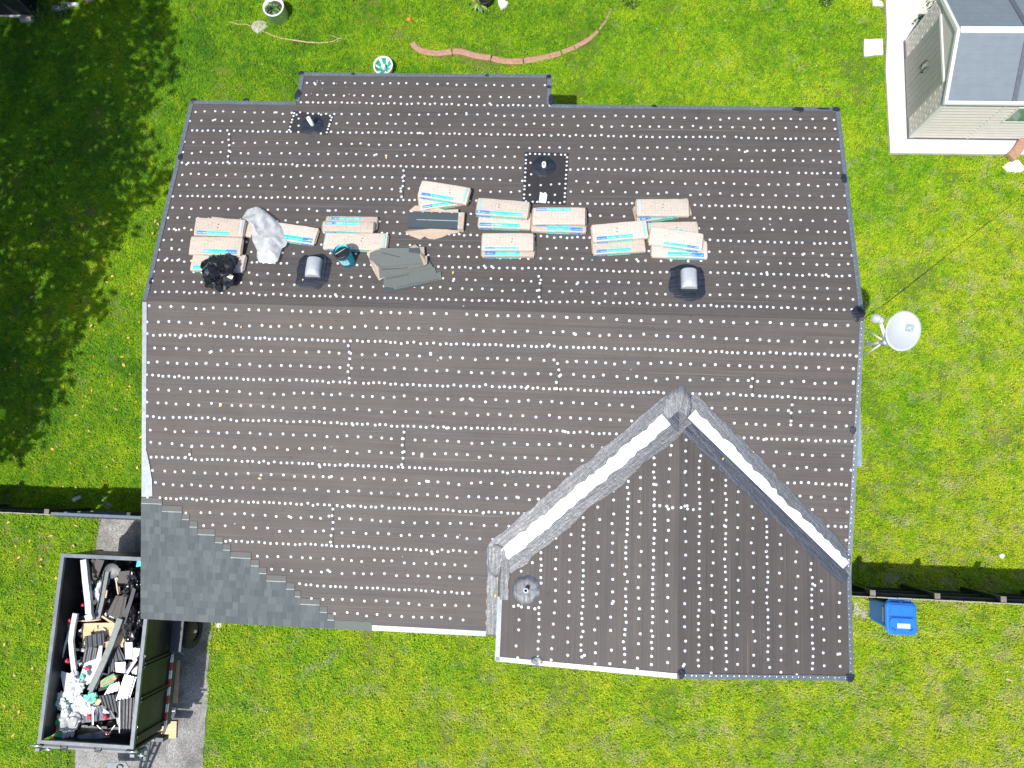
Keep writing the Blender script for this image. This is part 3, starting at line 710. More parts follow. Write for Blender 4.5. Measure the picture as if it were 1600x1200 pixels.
    if side_band:
        sband(x0, sp - .004, .02, .072, M['blue' if first == 'blue' else 'teal']); sband(sp + .004, x1, .02, .072, M['teal' if first == 'blue' else 'blue'])
    for on_, sx in zip(ends, (-1, 1)):
        if on_:
            xc = sx * (Ln / 2 - .055); b = MB()
            b.add([(xc - .016, y, top(xc, y) + .003) for y in (-hw * .8, -hw * .4, 0, hw * .4, hw * .8)] + [(xc + .016, y, top(xc, y) + .003) for y in (-hw * .8, -hw * .4, 0, hw * .4, hw * .8)],
                  [(i, i + 1, 6 + i, 5 + i) for i in range(4)], 0)
            for i in range(9):
                y = -hw * .7 + i * hw * .16; z = top(xc, y) + .0045
                b.add([(xc - .007, y, z), (xc + .007, y, z), (xc + .007, y + .018, z), (xc - .007, y + .018, z)], [(0, 1, 2, 3)], 1)
            b.build('end_label', [M['teal'] if R_.random() < .6 else M['pale_blue'], M['white_print']], t, local=True)
    if dots:
        b = MB(); xd = Ln * R_.uniform(-.1, .12)
        for y in (-.02 + R_.uniform(0, .02), .055):
            z = top(xd, y) + .0035; xx = xd + R_.uniform(-.01, .01)
            b.add([(xx + .012 * math.cos(k * PI / 4), y + .012 * math.sin(k * PI / 4), z) for k in range(8)], [tuple(range(8))])
        b.build('punched_holes', M['hole'], t, local=True)
    return t
TH = 0.108
bundle('upper left bundle butting against the plastic sheet, highest of the left row', (0.787, 1.544, 3.196), (1.766, 1.524, 3.200), 0.075, tilt=0.13, ends=(0, 1), edge=-1, T=.11)
bundle('plain bundle mostly hidden under the upper left one, brown end beside the plastic sheet', (1.014, 1.650, 3.176), (1.919, 1.542, 3.197), 0.0, dots=False, top_band=False, ends=(0, 0), T=.1, wid=.33)
bundle('middle bundle of the left row, wide teal and blue band above the black bag', (0.765, 1.133, 3.277), (1.785, 1.130, 3.278), 0.075, tilt=0.13, first='teal', ends=(0, 0), dots=False, edge=-1, bw=.08)
bundle('lowest paper bundle of the left row, half covered by the black rubbish bag', (0.830, 0.815, 3.340), (1.869, 0.800, 3.343), 0.0, ends=(0, 0), first='teal', dots=False, edge=-1, frac=(0.25, 0.95))
bundle('tilted paper bundle coming out from under the right side of the clear plastic sheet', (2.177, 1.548, 3.196), (3.199, 1.417, 3.221), 0.0, first='teal', ends=(0, 0), dots=False, edge=-1, bw=.09, frac=(.04, .62))
bundle('rear thin bundle with blue stripe on its far edge, behind the blue bucket stack', (3.349, 1.717, 3.162), (4.360, 1.726, 3.161), 0.0, edge=1, dots=False, ends=(0, 0), wid=.30)
bundle('bundle standing half on edge in the middle of the stack behind the blue bucket', (3.327, 1.603, 3.185), (4.323, 1.598, 3.186), 0.10, dots=False, ends=(0, 0), edge=1, wid=.22, T=.09, tilt=.10)
bundle('front bundle behind the blue bucket, with two punched holes and a teal right end', (3.376, 1.337, 3.237), (4.607, 1.325, 3.240), 0.0, ends=(1, 1), top_band=False, edge=1, wid=.37)
bundle('lower bundle of the crossed pair above the opened bundle, band pointing up right', (5.153, 2.216, 3.064), (6.097, 2.395, 3.029), 0.0, dots=False, ends=(0, 0), edge=-1, bw=.06)
bundle('upper bundle of the crossed pair, turned down to the right, left of the square patch', (5.168, 2.464, 3.016), (6.129, 2.309, 3.046), TH, ends=(0, 1), edge=-1, bw=.06)
bundle('upper bundle of the bent pair left of centre, below the square vent patch', (6.322, 2.083, 3.090), (7.321, 2.020, 3.103), TH, ends=(1, 0), edge=-1, frac=(.0, .9))
bundle('lower bundle of the pair below the square vent patch, wide teal near side', (6.362, 1.871, 3.132), (7.366, 1.851, 3.136), 0.0, ends=(0, 0), dots=False, edge=-1, bw=.07, frac=(.02, .8))
bundle('upper plain bundle right of the bent pair, blue and teal band on its far edge', (7.414, 1.894, 3.128), (8.422, 1.917, 3.123), TH, ends=(0, 0), dots=False, edge=1, bw=.06)
bundle('lower bundle right of the bent pair, with teal and blue band on its near edge', (7.393, 1.809, 3.144), (8.436, 1.805, 3.145), 0.0, ends=(0, 0), dots=False, first='teal', edge=-1, bw=.07)
bundle('upper bundle of the lone pair in the centre with a yellow mark on top', (6.473, 1.315, 3.241), (7.437, 1.338, 3.237), TH, ends=(1, 0), edge=-1, bw=.035)
bundle('lower bundle of the lone pair in the centre, only its near side showing', (6.465, 1.246, 3.255), (7.464, 1.270, 3.250), 0.0, ends=(0, 0), dots=False, edge=-1)
bundle('bundle turned up to the right beneath the topmost bundle at the right end', (9.386, 2.037, 3.100), (10.424, 2.243, 3.059), 0.0, ends=(0, 0), dots=False, edge=-1)
bundle('level plain topped bundle lying over the turned one at the right end', (9.399, 2.122, 3.083), (10.384, 2.143, 3.079), TH, ends=(1, 0), top_band=False, edge=-1)
bundle('bottom bundle of the left stack at the right end, two near print bands', (8.578, 1.339, 3.237), (9.553, 1.431, 3.219), 0.0, ends=(0, 0), dots=False, edge=-1, bw=.06)
bundle('top bundle of the left stack at the right end, tilted, with end label', (8.563, 1.544, 3.196), (9.591, 1.665, 3.173), TH, ends=(0, 1), edge=-1, bw=.065)
bundle('flat bundle at the back of the fanned stack above the right exhaust hood', (9.604, 1.679, 3.170), (10.567, 1.729, 3.160), 0.0, ends=(1, 0), edge=0, bw=.03)
bundle('lowest bundle of the fanned stack just above the right exhaust hood', (9.697, 1.325, 3.239), (10.721, 1.310, 3.242), 0.0, ends=(0, 0), dots=False, first='teal', edge=-1, bw=.075)
bundle('top bundle of the fanned stack, slanting down to the right across the other two', (9.651, 1.529, 3.199), (10.616, 1.402, 3.224), TH, ends=(0, 0), dots=False, first='teal', edge=-1, bw=.05)

def crumple(name, label, cat, base, rx, ry, rz, mat, seed=0, sub=4, amp=0.35, freq=2.3, smooth=False, outline=None, parent=None, creases=1.0):
    """a crumpled bag: a lumpy closed surface with sharp creases"""
    bm = bmesh.new(); bmesh.ops.create_icosphere(bm, subdivisions=min(sub, 4), radius=1); cr_ = random.Random(seed)
    for v in bm.verts:
        d = (v.co.normalized() + Vector((cr_.gauss(0, .030), cr_.gauss(0, .030), cr_.gauss(0, .030)))).normalized(); q = d * freq + Vector((seed * 7.3, seed * 3.1, 0))
        w_ = Vector((q.x * .55 + q.y * .35, q.y * 1.3 - q.x * .5, q.z * .9))
        r = 1 + amp * 1.15 * mnoise.noise(q * .55) - creases * amp * .50 * max(0, 1 - abs(mnoise.noise(w_)) * 3.0) - creases * amp * .22 * max(0, 1 - abs(mnoise.noise(q * 1.7)) * 3.5) + amp * .07 * cr_.gauss(0, 1)
        p = Vector((d.x * rx, d.y * ry, d.z * rz)) * r
        if p.z < -rz * .55: p.z = -rz * .55 + (p.z + rz * .55) * .1
        v.co = p + Vector((0, 0, rz * .55))
    me = bpy.data.meshes.new(name); bm.to_mesh(me); bm.free(); me.materials.append(mat)
    me.polygons.foreach_set('use_smooth', [smooth] * len(me.polygons))
    o = bpy.data.objects.new(name, me); COL.objects.link(o); o.matrix_basis = base if isinstance(base, Matrix) else Matrix.Translation(base)
    if parent: o.parent = parent
    elif label: tag(o, label, cat)
    return o
def plastic(name, col, rough=0.25, spec=0.6, trans=0.0, alpha=1.0, bs=6):
    t = NT(name); p = t.obj(); n = t.noise(p, 9, 4)
    t.set(t.ramp(n, [(0.3, tuple(v * .8 for v in col)), (0.7, tuple(min(1, v * 1.1) for v in col))]), rough, 0, spec)
    t.bump(t.noise(p, bs, 2, .4, 1.0), .05, .02)
    if alpha < 1: t.b.inputs['Alpha'].default_value = alpha
    return t.m
M['black_bag'] = plastic('black_bin_bag', (0.008, 0.008, 0.010), 0.24)
M['clear_sheet'] = plastic('clear_plastic_film', (0.60, 0.61, 0.61), 0.35, .45, alpha=.70, bs=4)
M['white_bag'] = plastic('white_carrier_bag', (0.62, 0.64, 0.63), 0.4)
M['pale_green_bag'] = plastic('pale_green_film', (0.60, 0.68, 0.60), 0.35, .5, alpha=.9)
mm = frame(zb, *(1.453, 0.571, 3.388)[:2], 0.0, 0.25)
crumple('rubbish_bag', 'glossy black rubbish bag slumped against the lowest bundle at the left', 'rubbish bag', mm, .37, .42, .25, M['black_bag'], 1, 5, .42, 2.1)
# clear plastic sheet: a draped, creased film
def film(name, label, cat, outline, zfun, h0, mat, seed=0, n=26, lift=.16):
    xs = [p[0] for p in outline]; ys = [p[1] for p in outline]; x0, x1, y0, y1 = min(xs), max(xs), min(ys), max(ys); b = MB(); idx = {}; vs = []
    cx, cy = sum(xs) / len(xs), sum(ys) / len(ys)
    P = [Vector((p[0], p[1], 0)) for p in outline]; k = len(P); rings = 24; N = 100
    # resample the outline
    per = [(P[(i + 1) % k] - P[i]).length for i in range(k)]; tot = sum(per); pts = []
    for j in range(N):
        t = j / N * tot; i = 0
        while t > per[i]: t -= per[i]; i += 1
        pts.append(P[i].lerp(P[(i + 1) % k], t / per[i]))
    c = Vector((cx, cy, 0)); vs = []
    for r in range(rings + 1):
        f = 1 - r / rings * .97
        for q in pts:
            p = c.lerp(q, f); nz = mnoise.noise(Vector((p.x * 3.2, p.y * 2.4, seed))); cr = abs(mnoise.noise(Vector((p.x * 13, p.y * 8, seed + 4)))) * .0 + .9 * abs(mnoise.noise(Vector((p.x * 5 + p.y * 2, p.y * 4, seed))))
            h = h0 + R_.gauss(0, .0025) * (r > 0) + lift * (1 - f ** 3) * (.55 + .6 * nz) + .045 * (1 - f ** 8) * (1 - cr * 2.0)
            vs.append(on(zfun, p.x, p.y, max(.012, h)))
    fs = [(r * N + j, r * N + (j + 1) % N, (r + 1) * N + (j + 1) % N, (r + 1) * N + j) for r in range(rings) for j in range(N)] + [tuple(rings * N + j for j in range(N))]
    b.add(vs, fs, 0, False); o = b.build(name, mat); o.data.polygons.foreach_set('use_smooth', [True] * len(o.data.polygons)); tag(o, label, cat); return o
film('plastic_sheet', 'crumpled translucent white plastic sheet draped between the paper bundles', 'plastic sheet',
     [(1.656, 1.779, 3.150), (1.738, 1.983, 3.110), (1.911, 2.045, 3.098), (2.066, 1.976, 3.111), (2.320, 1.780, 3.150), (2.506, 1.584, 3.189), (2.572, 1.416, 3.222), (2.657, 1.277, 3.249), (2.634, 1.179, 3.268), (2.565, 1.136, 3.277), (2.533, 0.858, 3.331), (2.428, 0.801, 3.343), (2.170, 0.822, 3.338), (2.099, 0.944, 3.314), (2.090, 1.068, 3.290), (1.950, 1.288, 3.247), (1.893, 1.541, 3.197), (1.799, 1.711, 3.164)], zb, .10, M['clear_sheet'], 3, lift=.15)
# blue bucket
p = (3.887, 0.921, 3.319)
t = thing('bucket', 'bright blue roof cement bucket with a black open top behind the dark hood', 'bucket', p)
mm = frame(zb, p[0], p[1], .006); mm = mm @ Matrix.Rotation(-.06, 4, 'X') @ Matrix.Rotation(-.12, 4, 'Y')
M['bucket_blue'] = simple('bright_blue_plastic', (0.03, 0.56, 0.70), 0.35, var=.12)
M['bucket_dark'] = simple('black_cement_inside', (0.012, 0.014, 0.02), 0.4, bump=.6)
b = MB(); b.lathe([(.001, 0), (.132, 0), (.150, .36), (.158, .362), (.158, .385), (.146, .385), (.136, .335)], 28, 0, mm); o = b.build('bucket_body', M['bucket_blue'], t)
b = MB(); b.lathe([(.142, .34), (.06, .355), (.001, .36)], 28, 0, mm); b.build('roof_cement_fill', M['bucket_dark'], t)
b = MB(); b.lathe([(.160, .345), (.1615, .388), (.142, .3895)], 28, 0, mm); b.build('bucket_rim', M['bucket_dark'], t)
b = MB(); b.tube([mm @ Vector((-.16, 0, .36)), mm @ Vector((-.115, .115, .388)), mm @ Vector((0, .152, .40)), mm @ Vector((.115, .115, .388)), mm @ Vector((.16, 0, .36))], .004); b.build('handle', M['galv'], t)
b = MB(); b.tube([mm @ Vector((-.11, -.06, .380)), mm @ Vector((.08, .05, .40))], .010); b.build('stick', M['weathered'], t)
b = MB(); vs = []
for k in range(9):
    a = -PI / 2 + (k - 4) * .17; vs += [mm @ Vector((.1390 * math.cos(a), .1390 * math.sin(a), .10)), mm @ Vector((.1475 * math.cos(a), .1475 * math.sin(a), .27))]
b.add(vs, [(2 * k, 2 * k + 2, 2 * k + 3, 2 * k + 1) for k in range(8)]); b.build('paper_label', simple('pale_label', (.30, .55, .58), .5, var=.5, scale=40), t)

def sheet3(name, outline, zfun, h, mat, parent=None, t=.004, wob=.012, seed=0, label=None, cat=None, n=2):
    """thin stiff sheet lying loosely: polygon fan with uneven heights"""
    b = MB(); N = unit_normal(zfun); r = random.Random(seed)
    top = [on(zfun, p[0], p[1], (h[i] if isinstance(h, (list, tuple)) else h) + r.uniform(0, wob)) for i, p in enumerate(outline)]
    b.prism(top, N * -t); o = b.build(name, mat, parent)
    if label: tag(o, label, cat)
    return o
# opened bundle: wrapper folded back off a stack of dark shingles
t = thing('open_shingle_bundle', 'opened bundle of dark shingles with torn paper wrapper hanging off both edges', 'shingle bundle', (5.496, 1.794, 3.147))
a, c = Vector((4.987, 1.811, 3.144)), Vector((5.976, 1.805, 3.145)); N = unit_normal(zb); u = (c - a).normalized(); v = N.cross(u)
for k in range(7):
    j = Vector((R_.uniform(-.008, .008), R_.uniform(-.008, .008), 0)); b = MB()
    q = [a - v * .17 + j, c - v * .17 + j, c + v * .165 + j, a + v * .165 + j]
    b.prism([p + N * (.016 + .0155 * (k + 1)) for p in q], N * -.0145); b.build('shingle', M['loose_dark'], t)
b = MB(); b.prism([p + N * .130 for p in (a - v * .012 + u * .16, c - v * .02 - u * .02, c + v * .0 - u * .02, a + v * .004 + u * .16)], N * -.003); b.build('sealant_strip', M['nail_line'], t)
b = MB(); b.prism([p + N * .132 for p in (c - v * .185 - u * .01, c - v * .185 + u * .10, c + v * .175 + u * .10, c + v * .18 - u * .02)], N * -.12); b.build('wrapper_end', M['paper_plain'], t)
b = MB(); b.prism([p + N * .1345 for p in (c - v * .17 - u * .01, c - v * .17 + u * .02, c - v * .11 + u * .02, c - v * .11 - u * .01)], N * -.002); b.prism([p + N * .1345 for p in (c + v * .10, c + v * .10 + u * .035, c + v * .165 + u * .035, c + v * .165)], N * -.002); b.build('printed_band', M['pale_blue'], t)
sheet3('torn_wrapper', [(4.991, 1.642, 3.177), (4.935, 1.570, 3.191), (5.044, 1.489, 3.207), (5.173, 1.464, 3.212), (5.238, 1.437, 3.217), (5.321, 1.495, 3.206), (5.400, 1.455, 3.214), (5.514, 1.444, 3.216), (5.648, 1.489, 3.207), (5.793, 1.562, 3.193), (5.993, 1.581, 3.189), (5.975, 1.650, 3.175), (5.509, 1.654, 3.175)], zb, [.03, .05, .03, .01, .01, .03, .01, .01, .02, .03, .04, .05, .06], M['paper_plain'], t, .004, .02, 1)
sheet3('torn_wrapper', [(4.968, 2.011, 3.105), (5.084, 2.128, 3.082), (5.250, 2.132, 3.081), (5.346, 2.062, 3.095), (5.534, 2.095, 3.088), (5.703, 2.055, 3.096), (5.944, 2.061, 3.095), (5.949, 1.989, 3.109)], zb, [.08, .09, .09, .06, .08, .07, .10, .10], M['paper_plain'], t, .004, .02, 2)
# loose grey-green shingles spilled from a torn wrapper
t = thing('shingle_pile', 'fanned pile of loose grey green shingles with torn paper wrapper beside the bucket', 'shingle pile', (4.893, 0.878, 3.327))
sheet3('torn_wrapper', [(4.243, 1.094, 3.285), (4.295, 0.972, 3.309), (4.381, 0.770, 3.349), (4.533, 0.531, 3.396), (4.637, 0.601, 3.382), (4.487, 0.827, 3.337), (4.342, 1.001, 3.303), (4.431, 1.099, 3.284), (4.651, 1.160, 3.272), (4.608, 1.200, 3.264), (4.401, 1.140, 3.276)], zb, [.10, .08, .05, .03, .03, .05, .07, .1, .12, .12, .12], M['paper_plain'], t, .004, .02, 3)
sheet3('torn_wrapper', [(5.048, 1.197, 3.265), (5.165, 1.283, 3.248), (5.247, 1.216, 3.261), (5.345, 1.232, 3.258), (5.375, 1.040, 3.295), (5.425, 1.042, 3.295), (5.442, 0.852, 3.333), (5.383, 0.823, 3.338), (5.241, 1.147, 3.275), (5.127, 1.158, 3.272)], zb, .10, M['paper_plain'], t, .004, .04, 4)
sheet3('shingle', [(4.619, 0.534, 3.395), (4.669, 0.309, 3.439), (4.684, 0.283, 3.444), (5.367, 0.461, 3.409), (5.509, 0.518, 3.398), (5.442, 0.717, 3.359)], zb, .022, M['loose_dark'], t, .005, .004, 6)
sheet3('shingle', [(4.606, 0.654, 3.371), (4.633, 0.414, 3.419), (4.820, 0.392, 3.423), (4.849, 0.353, 3.431), (5.736, 0.591, 3.384), (5.698, 0.750, 3.352), (5.614, 0.721, 3.358), (5.579, 0.842, 3.334)], zb, .034, M['loose'], t, .005, .006, 5)
sheet3('shingle', [(4.487, 0.827, 3.337), (4.541, 0.572, 3.388), (4.672, 0.616, 3.379), (5.556, 0.828, 3.337), (5.415, 1.014, 3.301), (5.064, 1.033, 3.297)], zb, [.05, .045, .05, .045, .06, .07], M['loose'], t, .005, .006, 7)
sheet3('shingle', [(4.292, 0.999, 3.304), (4.490, 0.800, 3.343), (5.091, 0.761, 3.350), (5.405, 0.851, 3.333), (5.348, 1.067, 3.290), (5.067, 1.129, 3.278)], zb, [.09, .07, .07, .08, .10, .11], M['loose'], t, .005, .006, 8)
sheet3('shingle', [(4.309, 1.068, 3.290), (4.313, 0.931, 3.317), (4.590, 0.802, 3.342), (5.376, 0.891, 3.325), (5.375, 1.040, 3.295), (5.074, 1.184, 3.267), (4.511, 1.170, 3.270)], zb, [.12, .11, .10, .11, .13, .14, .13], M['loose'], t, .005, .006, 9)
sheet3('shingle', [(5.063, 1.170, 3.270), (5.071, 1.088, 3.286), (5.286, 1.066, 3.290), (5.249, 1.188, 3.266)], zb, .150, M['loose_dark'], t, .004, .004, 10)
b = MB()
for (x0, y0), (x1, y1), n, h in ((((4.548, 1.061, 3.291)[:2]), ((4.920, 0.974, 3.308)[:2]), 8, .150), (((4.678, 0.562, 3.389)[:2]), ((5.100, 0.667, 3.369)[:2]), 9, .062), (((4.905, 0.408, 3.420)[:2]), ((5.698, 0.603, 3.381)[:2]), 17, .0415), (((4.572, 0.734, 3.356)[:2]), ((5.088, 0.788, 3.345)[:2]), 8, .098)):
    for k in range(n):
        f = k / n; x, y = x0 + (x1 - x0) * f, y0 + (y1 - y0) * f; dx, dy = (x1 - x0) / n * .55, (y1 - y0) / n * .55
        q = [on(zb, x, y - .006, h), on(zb, x + dx, y + dy - .006, h), on(zb, x + dx, y + dy + .006, h), on(zb, x, y + .006, h)]
        b.prism(q, N * -.003)
b.build('dashed_sealant', M['hole'], t)
# small items on the felt
M['white_paper'] = simple('white_wrapper_scrap', (.78, .82, .83), .5, var=.06, bump=.3)
o = sheet3('wrapper_scrap', [(7.527, 2.526, 3.003), (7.511, 2.295, 3.049), (7.650, 2.283, 3.051), (7.669, 2.471, 3.014), (7.629, 2.528, 3.003), (7.592, 2.498, 3.009)], zb, .04, M['white_paper'], None, .02, .012, 12, 'torn white packaging scrap lying on the square patch below the vent', 'scrap')
o = sheet3('felt_offcut', [(8.484, 1.106, 3.283), (8.605, 1.149, 3.274), (8.678, 1.137, 3.276), (8.630, 1.096, 3.285), (8.509, 1.066, 3.290)], zb, .03, M['loose_dark'], None, .006, .01, 13, 'small dark felt offcut below the left stack at the right end', 'offcut')
b = MB()
LR = random.Random(3)
for p in [(5.933, 0.743, 3.354), (6.824, 1.461, 3.213), (1.554, 0.303, 3.440)] + [(3.261, 0.632, 3.376), (3.052, 0.518, 3.398), (10.551, 0.550, 3.392), (4.369, 3.269, 2.857), (1.928, 1.642, 3.177)]:
    mm = frame(zb, p[0], p[1], .05 if p[1] < 1.9 and 6 < p[0] < 8 else .03, LR.uniform(0, 6)); s = LR.uniform(.03, .05)
    b.prism([mm @ Vector(q) for q in ((-s, 0, 0), (0, -s * .5, .006), (s, 0, 0), (0, s * .5, .004))], (0, 0, -.003))
for p in [(1.555, -1.917, 3.123), (2.341, -3.274, 2.856), (1.941, -0.436, 3.414), (6.941, -5.299, 2.458)]:
    mm = frame(zf, p[0], p[1], .035, LR.uniform(0, 6)); s = LR.uniform(.03, .05)
    b.prism([mm @ Vector(q) for q in ((-s, 0, 0), (0, -s * .5, .006), (s, 0, 0), (0, s * .5, .004))], (0, 0, -.003))
for p in [(11.069, -2.578, 3.023)]:
    mm = frame(zgr, p[0], p[1], .05, 1); s = .035; b.prism([mm @ Vector(q) for q in ((-s, 0, 0), (0, -s * .5, .006), (s, 0, 0), (0, s * .5, .004))], (0, 0, -.003))
tag(b.build('fallen_leaves', simple('yellow_dry_leaf', (.62, .45, .12), .6, var=.3)), 'small dry yellow leaves blown onto the roof felt', 'leaves', kind='stuff')
# white chips of cap plastic and paint on the felt
b = MB()
for zfun, poly, cnt in ((zb, POLY_B, 46), (zf, POLY_F, 26)):
    for k in range(cnt):
        x, y = LR.uniform(.2, 13.2), LR.uniform(-5.5, 5.2)
        if not inside(poly, x, y) or shingled(x, y) or vdist(x, y) < .4: continue
        if zfun is zb and LR.random() < .6: x, y = LR.gauss(2.9, .4), LR.gauss(5.0, .2)
        if not inside(poly, x, y): continue
        mm = frame(zfun, x, y, .018, LR.uniform(0, 6)); s = LR.uniform(.008, .02)
        b.prism([mm @ Vector(q) for q in ((-s, 0, 0), (0, -s * .4, .006), (s * 1.6, 0, 0), (0, s * .4, .004))], (0, 0, -.003))
tag(b.build('plastic_chips', M['cap']), 'tiny white plastic chips scattered on the felt near the back eave', 'chips', kind='stuff')

# satellite dish on three struts off the right rake
M['dish'] = simple('white_dish_paint', (.43, .45, .45), .4, var=.03, scale=3)
M['strut_white'] = simple('white_strut_paint', (.78, .80, .80), .4, var=.04)
M['dish_logo'] = simple('grey_dish_print', (.20, .28, .29), .5, var=.1)
cen = Vector((13.733, -0.408, 4.500)); piv = Vector((13.568, -0.537, 4.200))
t = thing('satellite_dish', 'white oval satellite dish on struts fixed to the right edge of the roof', 'satellite dish', piv)
ax = Vector((.14, -.05, 1)).normalized()
xa = Vector((.86, -.50, 0)); xa = (xa - ax * xa.dot(ax)).normalized(); ya = ax.cross(xa)
D = Matrix((xa, ya, ax)).transposed().to_4x4(); D.translation = cen
b = MB(); n = 40; vs = []; RX, RY = .295, .352
for i in range(9):
    q = i / 8; vs += [D @ Vector((RX * q * math.cos(2 * PI * k / n), RY * q * math.sin(2 * PI * k / n), -.085 * (1 - q * q))) for k in range(n)]
vs2 = [D @ Vector((RX * 1.02 * math.cos(2 * PI * k / n), RY * 1.02 * math.sin(2 * PI * k / n), -.014)) for k in range(n)]
b.add(vs + vs2, [(i * n + k, i * n + (k + 1) % n, (i + 1) * n + (k + 1) % n, (i + 1) * n + k) for i in range(9) for k in range(n)], 0, True)
b.build('reflector', M['dish'], t, fix=False)
def dz(x, y): return -.085 * (1 - (x / RX) ** 2 - (y / RY) ** 2) + .004
b = MB()                                  # the square emblem with a letter shape knocked out
E_ = D @ Matrix.Translation((.09, .13, 0)) @ Matrix.Rotation(.35, 4, 'Z')
def lg(pts): b.prism([E_ @ Vector((x, y, dz(.09 + x, .13 + y) + .003)) for x, y in pts], (0, 0, -.003))
s = .062
lg([(-s, s * .55), (s, s * .55), (s, s), (-s, s)]); lg([(-s, -s), (s * .5, -s), (s * .5, -s * .62), (-s, -s * .62)]); lg([(s * .62, -s * .9), (s, -s * .9), (s, s * .5), (s * .62, s * .5)]); lg([(-s, -s * .6), (-s * .78, -s * .6), (-s * .78, s * .5), (-s, s * .5)])
for k in range(12):
    a0, a1 = 2 * PI * k / 12, 2 * PI * (k + 1) / 12
    lg([(.024 * math.cos(a0), .024 * math.sin(a0)), (.036 * math.cos(a0), .036 * math.sin(a0)), (.036 * math.cos(a1), .036 * math.sin(a1)), (.024 * math.cos(a1), .024 * math.sin(a1))])
b.build('emblem', M['dish_logo'], t)
lnb = Vector((13.243, -0.295, 4.750))
b = MB(); b.tube([piv + Vector((.02, -.02, -.02)), piv.lerp(lnb, .9)], .026, 8); b.build('feed_arm', M['strut_white'], t)
d = (cen - lnb).normalized(); b = MB()
mm = Matrix.Translation(lnb) @ d.to_track_quat('Z', 'Y').to_matrix().to_4x4()
b.lathe([(.001, -.10), (.05, -.10), (.055, .0), (.062, .03), (.001, .035)], 16, 0, mm); 
hd = b.build('feed_horn', M['dish'], t)
b = MB(); b.lathe([(.001, .07), (.075, .065), (.07, -.02), (.001, -.03)], 18, 0, Matrix.Translation(lnb + Vector((-.06, .03, .0))) @ Euler((.4, -.5, 0)).to_matrix().to_4x4()); b.build('feed_cap', simple('grey_feed_cap', (.36, .39, .40), .5), t)
b = MB(); mw = on(zf, 13.56, (13.517, -0.424, 3.417)[1], .02); b.tube([mw, mw.lerp(piv, .6) + Vector((0, 0, .01)), piv], .030, 10); b.build('mast', M['strut_white'], t)
for i, q in enumerate(((13.526, -0.150, 3.470), (13.517, -0.630, 3.376))):
    b = MB(); b.tube([on(zf, 13.53, q[1], .02), piv + Vector((-.03, 0, .03))], .013, 8); b.build('strut', M['strut_white'], t)
b = MB(); b.lathe([(.001, -.1), (.06, -.1), (.06, .03), (.001, .03)], 14, 0, Matrix.Translation(piv)); b.build('mount_bracket', M['galv'], t)
# thin black cable from the roof corner across the lawn
b = MB(); pts = [Vector((13.60, -.10, 3.2)), Vector((13.62, .0, .4)), Vector((15.265, 1.131, 0.050)), Vector((15.597, 1.393, 0.060)), Vector((15.968, 1.692, 0.050)), Vector((16.479, 2.127, 0.060)), Vector((17.002, 2.570, 0.050)), Vector((17.591, 3.071, 0.060)), Vector((18.642, 3.932, 0.050)), Vector((20.151, 5.212, 0.050))]
b.tube(pts, .007, 6); tag(b.build('cable', M['black_paint']), 'thin black cable running from the roof corner across the right lawn', 'cable')

# ------------------------------------------------------------------ fences
def fence(name, label, X0, X1, Y, Htop, posts, boards_y, rails, board_w=.14, cap_mat=None, gate=None):
    t = thing(name, label, 'fence', (X0, Y, 0))
    proto = MB(); proto.box((-board_w / 2 + .002, -.010, 0.03), (board_w / 2 - .002, .010, Htop - .003)); 
    k = len(proto.f); proto.box((-board_w / 2 + .002, -.010, Htop - .0029), (board_w / 2 - .002, .010, Htop), 1)
    me = bpy.data.meshes.new('board'); me.from_pydata(proto.v, [], proto.f); me.materials.append(M['black_paint']); me.materials.append(M['weathered'])
    me.polygons.foreach_set('material_index', proto.mi)
    n = int((X1 - X0) / board_w); r = random.Random(int(Y * 100)); tinv = Wm(t).inverted()
    for i in range(n):
        m = Matrix.Translation((X0 + (i + .5) * board_w, boards_y + r.uniform(-.003, .003), r.uniform(-.012, .008))) @ Matrix.Rotation(r.uniform(-.006, .006), 4, 'Y')
        link_copy('board', me, t, tinv @ m)
    for z, y0, y1 in rails:
        b = MB(); b.box((X0, y0, z - .045), (X1, y1, z + .045)); b.build('rail', M['black_paint'], t)
    for px in posts:
        b = MB(); b.box((px - .05, Y + .02, 0), (px + .05, Y + .12, Htop - .02)); b.box((px - .052, Y + .018, Htop - .0199), (px + .052, Y + .122, Htop + .004), 1)
        b.build('post', [M['black_paint'], M['post_top']], t)
    return t
fence('board_fence', 'black board fence with weathered post tops right of the house, behind the blue bin', 13.30, 21.0, -5.10, 1.5, [14.36, 15.60, 16.86, 18.1, 19.35], -5.065 - .045, [(.25, -5.09, -5.05), (.78, -5.09, -5.05), (1.30, -5.09, -5.05)])
fence('board_fence', 'black board fence at the left of the house above the driveway', -9.68, -2.679, -4.23, 1.5, [-9.0, -6.9, -4.8, -2.78], -4.22, [(.25, -4.20, -4.16), (.78, -4.20, -4.16), (1.30, -4.20, -4.16)])
t = thing('gate', 'dark blue grey metal gate between the left fence and the house, above the driveway', 'gate', (-2.6, -4.2, 0))
for z, y in ((.15, -4.20), (.62, -4.20), (1.08, -4.20), (1.47, -4.20)):
    b = MB(); b.box((-2.68, y - .03, z - .03), (.3, y + .03, z + .03)); b.build('rail', M['blue_grey'], t)
for i in range(27):
    b = MB(); b.box((-2.62 + i * .107, -4.262, .05), (-2.525 + i * .107, -4.235, 1.455)); b.build('board', M['black_paint'], t)
b = MB(); b.box((-1.02, -4.17, .05), (-.94, -4.10, 1.5)); b.build('post', M['black_paint'], t)
